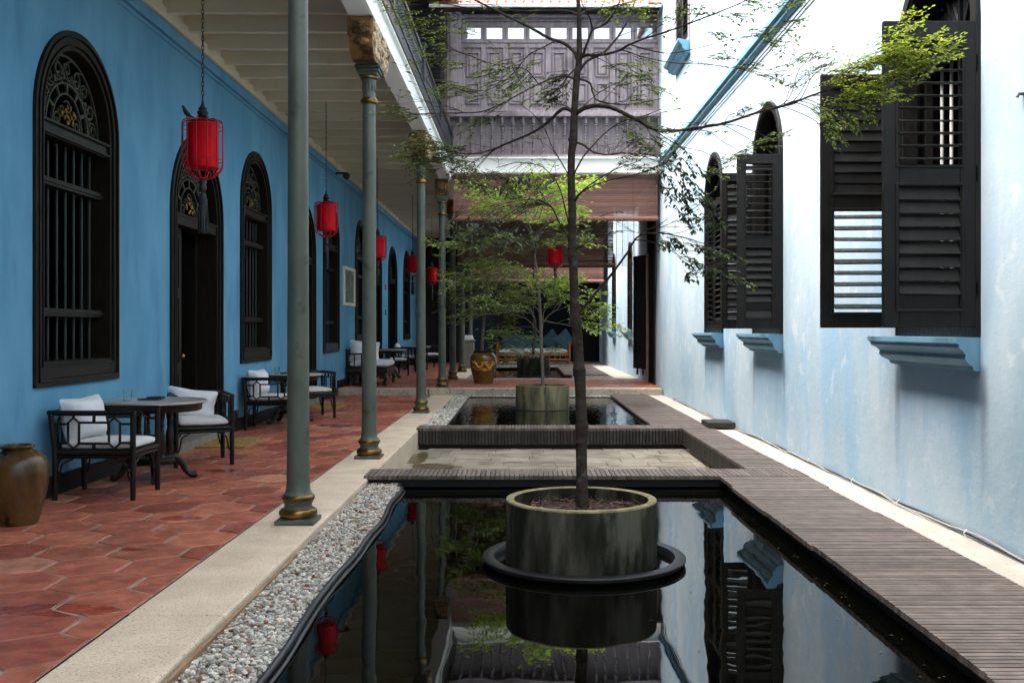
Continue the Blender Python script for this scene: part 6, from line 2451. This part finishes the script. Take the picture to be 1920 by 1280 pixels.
# ------------------------------------------------------------------ bench on the raised floor
BXa, BXb, BYa, BYb = -3.93, -3.02, 22.15, 23.75
t = thing('bench', 'dark wooden bench with slatted arms and white cushion on the raised floor', 'bench', ((BXa + BXb) / 2, (BYa + BYb) / 2, STEP_Z))
m = MB()
m.box(BXa, BXb, BYa, BYb, STEP_Z + 0.30, STEP_Z + 0.40)
m.box(BXa + 0.05, BXb - 0.04, BYa + 0.05, BYb - 0.05, STEP_Z + 0.22, STEP_Z + 0.30)
m.build('seat_frame', MT['wood_red'], t, bevel=0.012)
for x in (BXa + 0.06, BXb - 0.07):
    for y in (BYa + 0.07, BYb - 0.07):
        m = MB()
        m.tube([(x, y, STEP_Z + 0.24), (x + 0.03, y, STEP_Z + 0.14), (x + 0.01, y, STEP_Z + 0.05), (x + 0.03, y, STEP_Z)], [0.05, 0.042, 0.038, 0.046], 10)
        m.build('leg', MT['wood_red'], t, smooth=60)
for y in (BYa + 0.02, BYb - 0.02):
    m = MB()
    m.tube([(BXa, y, STEP_Z + 0.72), (BXb - 0.25, y, STEP_Z + 0.71)], 0.018, 8)
    for k in range(5):
        x = BXa + 0.03 + k * 0.155
        m.tube([(x, y, STEP_Z + 0.40), (x, y, STEP_Z + 0.71)], 0.013, 6)
    m.build('arm', MT['wood_red'], t, smooth=60)
m = MB()
m.tube([(BXa, BYa, STEP_Z + 0.80), (BXa, BYb, STEP_Z + 0.80)], 0.02, 8)
for k in range(9):
    y = BYa + 0.05 + k * 0.185
    m.tube([(BXa, y, STEP_Z + 0.40), (BXa, y, STEP_Z + 0.80)], 0.013, 6)
m.build('backrest', MT['wood_red'], t, smooth=60)
m = MB()
cushion(m, BXa + 0.05, BXb, BYa + 0.07, BYb - 0.07, STEP_Z + 0.405, STEP_Z + 0.56, 0.02, 12, 4, 0.003)
m.build('seat_cushion', MT['cloth'], t, smooth=60, sub=1)
pillow('pillow', 'large white pillow with folds propped against the bench back', (BXa + 0.36, 22.50, STEP_Z + 0.76), (R(-5), R(-10), R(-62)), (0.36, 0.25, 0.17), 7)

# ------------------------------------------------------------------ daybed in the back gallery
DX0, DX1, DY0, DY1 = -0.98, 1.76, 36.5, 37.6
t = thing('daybed', 'orange wooden daybed with white mattress at the far end of the court', 'daybed', (0.4, 37.0, STEP_Z))
m = MB()
m.box(DX0, DX1, DY0, DY1, STEP_Z + 0.30, STEP_Z + 0.37)
m.box(DX0, DX1, DY0, DY0 + 0.06, STEP_Z + 0.13, STEP_Z + 0.19)
for k in range(13):
    x = DX0 + 0.16 + k * 0.2
    m.tube([(x, DY0 + 0.03, STEP_Z + 0.19), (x, DY0 + 0.03, STEP_Z + 0.30)], 0.016, 6)
m.build('frame', MT['orangewood'], t, bevel=0.008)
for x in (DX0 + 0.05, DX1 - 0.05):
    for y in (DY0 + 0.05, DY1 - 0.05):
        m = MB()
        m.tube([(x, y, STEP_Z), (x, y, STEP_Z + 0.72)], 0.05, 8)
        m.blob((x, y, STEP_Z + 0.74), (0.055, 0.055, 0.05), 8, 6)
        m.build('post', MT['orangewood'], t, smooth=50)
m = MB()
cushion(m, DX0 + 0.06, DX1 - 0.06, DY0 + 0.01, DY1 - 0.04, STEP_Z + 0.37, STEP_Z + 0.56, 0.01, 10, 5)
m.build('mattress', MT['cloth'], t, smooth=60, sub=1)
pillow('cushion', 'square blue cushion standing on its corner in front of another on the daybed', (1.55, 36.95, STEP_Z + 0.86), (R(38), 0, R(-75)), (0.33, 0.33, 0.10), 9, None, 'bluecloth')
pillow('cushion', 'blue cushion standing on its corner behind another on the daybed', (1.08, 37.2, STEP_Z + 0.84), (R(42), 0, R(-95)), (0.33, 0.33, 0.10), 10, None, 'bluecloth')
m = MB()
cushion(m, DX0 + 0.15, 0.75, DY1 - 0.35, DY1 - 0.10, STEP_Z + 0.56, STEP_Z + 1.05, 0.02, 10, 6)
tag(m.build('bolster', MT['bluecloth'], smooth=60, sub=1), 'long low blue back cushion along the daybed', 'cushion')

# ------------------------------------------------------------------ roller blinds
def blind(label, x0, x1, y, ztop, zbot, material, seed, bow=0.015):
    t = thing('roller_blind', label, 'blind', ((x0 + x1) / 2, y, zbot), 'rolled bamboo blinds')
    m = MB()
    rr = random.Random(seed)
    z = zbot
    k = 0
    while z < ztop:
        dy = bow * math.sin(k * 0.35) * 0.3 + rr.uniform(-0.002, 0.002)
        a = rr.uniform(-0.004, 0.004)
        m.add([(x0, y + dy - 0.004, z - a), (x1, y + dy - 0.004, z + a), (x1, y + dy - 0.004, z + a + 0.0145), (x0, y + dy - 0.004, z - a + 0.0145),
               (x0, y + dy + 0.003, z - a), (x1, y + dy + 0.003, z + a), (x1, y + dy + 0.003, z + a + 0.0145), (x0, y + dy + 0.003, z - a + 0.0145)],
              [(0, 1, 2, 3), (5, 4, 7, 6), (3, 2, 6, 7), (4, 5, 1, 0)])
        z += 0.0158
        k += 1
    m.build('slats', material, t)
    m = MB()
    m.lathe([(0.052, x0 - 0.01), (0.055, x0 + 0.02), (0.055, x1 - 0.02), (0.052, x1 + 0.01)], (0, y - 0.03, zbot + 0.01), 20, axis='x')
    m.build('roll', material, t, smooth=40)
    for f in (0.12, 0.5, 0.88):
        m = MB()
        x = x0 + (x1 - x0) * f
        m.tube([(x, y - 0.012, ztop), (x, y - 0.012, zbot + 0.07), (x, y - 0.095, zbot + 0.01), (x, y - 0.03, zbot - 0.048)], 0.004, 5)
        m.build('cord', MT['cable_dark'], t)
    return t


blind('wide reddish brown bamboo blind hanging below the white beam', -1.52, 2.96, 21.85, 4.80, 3.82, MT['blind'], 1)
blind('dark brown bamboo blind behind the red lantern on the far side of the cross gallery', -1.70, 2.38, 26.05, 4.75, 3.06, MT['blind_dark'], 2)
blind('far reddish bamboo blind low across the back gallery', -1.9, 2.85, 35.15, 4.6, 3.10, MT['blind'], 3)
m = MB()
for k in range(95):
    z = 3.05 + k * 0.018
    m.box(2.42, 2.95, 26.04, 26.045, z, z + 0.007)
for x in (2.45, 2.6, 2.75, 2.9):
    m.box(x, x + 0.012, 26.03, 26.04, 3.05, 4.75)
tag(m.build('loose_blind', MT['blind_dark']), 'narrow see-through bamboo blind beside the dark brown blind, near the pale wall', 'blind')
for pts, (x, y, z), lb in (([(-1.66, 21.5, 3.9), (-1.70, 21.45, 2.2), (-1.665, 21.55, 1.87)], (-1.745, 21.58, 1.86), 'dark blind cord wound round the column on the corner block of the step'),
                           ([(-1.60, 25.0, 4.6), (-1.62, 25.0, 3.0), (-1.68, 25.03, 1.82)], (-1.76, 25.05, 1.80), 'dark blind cord wound round the column next to the dragon jar')):
    m = MB()
    P = list(pts)
    for q in range(43):
        P.append((x + 0.083 * math.cos(2 * PI * q / 14), y + 0.083 * math.sin(2 * PI * q / 14), z + q * 0.0018))
    m.tube(P, [0.006] * len(pts) + [0.010] * 43, 6)
    tag(m.build('blind_cord', MT['cable_dark'], smooth=60), lb, 'cord')

# ------------------------------------------------------------------ smaller things
m = MB()
rr = random.Random(6)
for (nm, lb, x0, x1, y0, y1) in (('doormat', 'tan coir doormat before the first open door', -3.90, -3.28, 11.75, 12.75), ('doormat', 'smaller tan coir doormat before the second door, near the stone step', -3.88, -3.28, 17.5, 18.5)):
    m = MB()
    n = 22
    for i in range(n):
        for j in range(n):
            xa, xb2 = x0 + (x1 - x0) * i / n, x0 + (x1 - x0) * (i + 1) / n
            ya, yb2 = y0 + (y1 - y0) * j / n, y0 + (y1 - y0) * (j + 1) / n
            m.box(xa, xb2 - 0.001, ya, yb2 - 0.001, 0.002, 0.018 + rr.uniform(0, 0.008))
    tag(m.build(nm, MT['coir']), lb, 'doormat', 'coir doormats')

t = thing('picture', 'green painting in a cream frame on the blue wall', 'picture', (XL, 22.65, 2.37))
m = MB()
y0, y1, z0, z1 = 21.95, 23.35, 1.94, 2.81
for (a, b, c, d) in ((y0, y1, z0, z0 + 0.07), (y0, y1, z1 - 0.07, z1), (y0, y0 + 0.07, z0 + 0.07, z1 - 0.07), (y1 - 0.07, y1, z0 + 0.07, z1 - 0.07)):
    m.box(XL + 0.002, XL + 0.05, a, b, c, d)
m.build('frame', MT['picframe'], t, bevel=0.006)
m = MB()
m.quad((XL + 0.02, y0 + 0.07, z0 + 0.07), (XL + 0.02, y1 - 0.07, z0 + 0.07), (XL + 0.02, y1 - 0.07, z1 - 0.07), (XL + 0.02, y0 + 0.07, z1 - 0.07))
m.build('canvas', MT['painting'], t)

t = thing('security_camera', 'small dark dome camera under the ceiling near the blue wall', 'camera', (-3.72, 20.9, 4.72))
m = MB()
m.box(-3.96, -3.66, 20.86, 20.94, 4.66, 4.70)
m.build('arm', MT['black'], t, bevel=0.006)
m = MB()
m.lathe([(0.01, 4.55), (0.05, 4.565), (0.075, 4.61), (0.08, 4.66)], (-3.70, 20.9, 0), 16)
m.build('dome', MT['black'], t, smooth=60)

t = thing('wall_socket', 'small black socket low on the blue wall beside the first door', 'socket', (XL, 13.75, 0.23))
m = MB()
m.box(XL - 0.002, XL + 0.035, 13.70, 13.80, 0.18, 0.29)
m.build('socket_box', MT['black'], t, bevel=0.006)
m = MB()
m.box(XL - 0.002, XL + 0.02, 28.75, 28.85, 1.82, 1.98)
tag(m.build('switch', MT['black'], bevel=0.004), 'small dark switch on the blue wall, upper of two', 'switch')
m = MB()
m.box(XL - 0.002, XL + 0.02, 28.75, 28.85, 2.55, 2.72)
tag(m.build('alarm_box', MT['red'], bevel=0.004), 'small dark red box on the far blue wall above a switch', 'alarm')

t = thing('pedestal', 'square grey stone pedestal standing behind the far column', 'pedestal', (-1.80, 32.4, STEP_Z))
m = MB()
m.box(-2.02, -1.58, 32.2, 32.64, STEP_Z, STEP_Z + 0.86)
m.build('shaft', MT['greystone'], t, bevel=0.02)
m = MB()
m.box(-2.05, -1.55, 32.17, 32.67, STEP_Z + 0.86, STEP_Z + 0.93)
m.build('cap', MT['greystone'], t, bevel=0.02)
m = MB()
m.box(-1.99, -1.60, 32.22, 32.62, STEP_Z + 0.932, STEP_Z + 0.99)
m.box(-1.97, -1.63, 32.24, 32.60, STEP_Z + 0.992, STEP_Z + 1.07)
tag(m.build('folded_towels', MT['cloth_warm'], bevel=0.025, segs=3), 'pale folded towels stacked on the stone pedestal', 'towels')

# folded dark door hanging by the passage, and a thin brown pole
t = thing('folding_door', 'dark panelled door leaf folded back against the pale wall at the passage', 'door', (2.9, 24.5, 0.5))
u = Vector((-0.27, 0.72, 0)).normalized()
nn = Vector((u.y, -u.x, 0))
up = Vector((0, 0, 1))
o = Vector((3.0, 24.05, 0))
m = MB()
w = 0.66
m.obox(o + u * (w / 2) + up * 1.83, u, nn, up, w / 2, 0.018, 1.38)
for (u0, u1, v0, v1) in ((0, 0.09, .45, 3.21), (w - .09, w, .45, 3.21), (.09, w - .09, .45, .62), (.09, w - .09, .95, 1.02), (.09, w - .09, 1.36, 1.46), (.09, w - .09, 3.08, 3.21), (.09, w - .09, 2.2, 2.3)):
    m.obox(o + u * ((u0 + u1) / 2) + up * ((v0 + v1) / 2) + nn * 0.022 * -1, u, nn, up, (u1 - u0) / 2, 0.014, (v1 - v0) / 2)
m.build('leaf', MT['darkwood'], t, bevel=0.005)
m = MB()
for s in (0.2, 0.5):
    m.obox(o + u * s + up * 0.38, u, nn, up, 0.03, 0.012, 0.08)
m.build('bolt', MT['black'], t)
m = MB()
m.tube([(2.955, 23.62, STEP_Z), (2.96, 23.62, 1.2), (2.95, 23.63, 3.2)], [0.034, 0.032, 0.030], 10)
m.lathe([(0.036, 1.00), (0.041, 1.02), (0.036, 1.04)], (2.96, 23.62, 0), 10, captop=False, capbot=False)
tag(m.build('pole', MT['copper_pole'], smooth=60), 'thin brown wooden pole upright beside the folded dark door', 'pole')

# cables along the foot and the face of the right wall
t = thing('wall_cables', 'bundle of grey cables clipped along the foot of the pale wall', 'cables', (2.98, 10, 0.03))
m = MB()
P = []
for i in range(110):
    y = 2.0 + i * 0.165
    P.append((2.985 + 0.012 * math.sin(y * 2.2), y, 0.020 + 0.022 * (0.5 + 0.5 * math.sin(y * 3.1)) + 0.006 * math.sin(y * 7)))
m.tube(P, 0.007, 6)
m.build('grey_cable', MT['cable'], t, smooth=60)
m = MB()
P = []
for i in range(110):
    y = 2.0 + i * 0.165
    P.append((3.003 + 0.010 * math.sin(y * 1.7 + 1), y, 0.014 + 0.014 * (0.5 + 0.5 * math.sin(y * 2.6 + 2))))
m.tube(P, 0.008, 6)
m.build('black_cable', MT['cable_dark'], t, smooth=60)
for y in (5.6, 6.7, 7.9, 9.0, 10.4, 12.0, 13.7):
    m = MB()
    m.tube([(2.985, y, 0.004), (2.97, y + 0.01, 0.03), (3.0, y + 0.02, 0.055)], 0.005, 5)
    m.build('clip', MT['paper'], t)
m = MB()
m.tube([(2.99, 22.5, 0.15), (2.985, 22.45, 1.2), (2.99, 22.4, 1.9), (2.995, 22.3, 2.6), (3.0, 22.45, 4.0), (3.0, 22.40, 4.82), (3.0, 10, 4.84), (3.0, -4, 4.84)], 0.009, 6)
tag(m.build('wall_cable', MT['cable_dark'], smooth=60), 'thin black cable running below the blue cornice and down the wall corner', 'cable')
t = thing('wall_hook', 'small black hook on the pale wall beside the large shuttered window', 'hook', (XR, 6.0, 2.82))
m = MB()
m.tube([(XR, 6.0, 2.82), (XR - 0.03, 6.0, 2.82), (XR - 0.04, 6.0, 2.80)], 0.010, 8)
m.build('hook_pin', MT['black'], t, smooth=60)
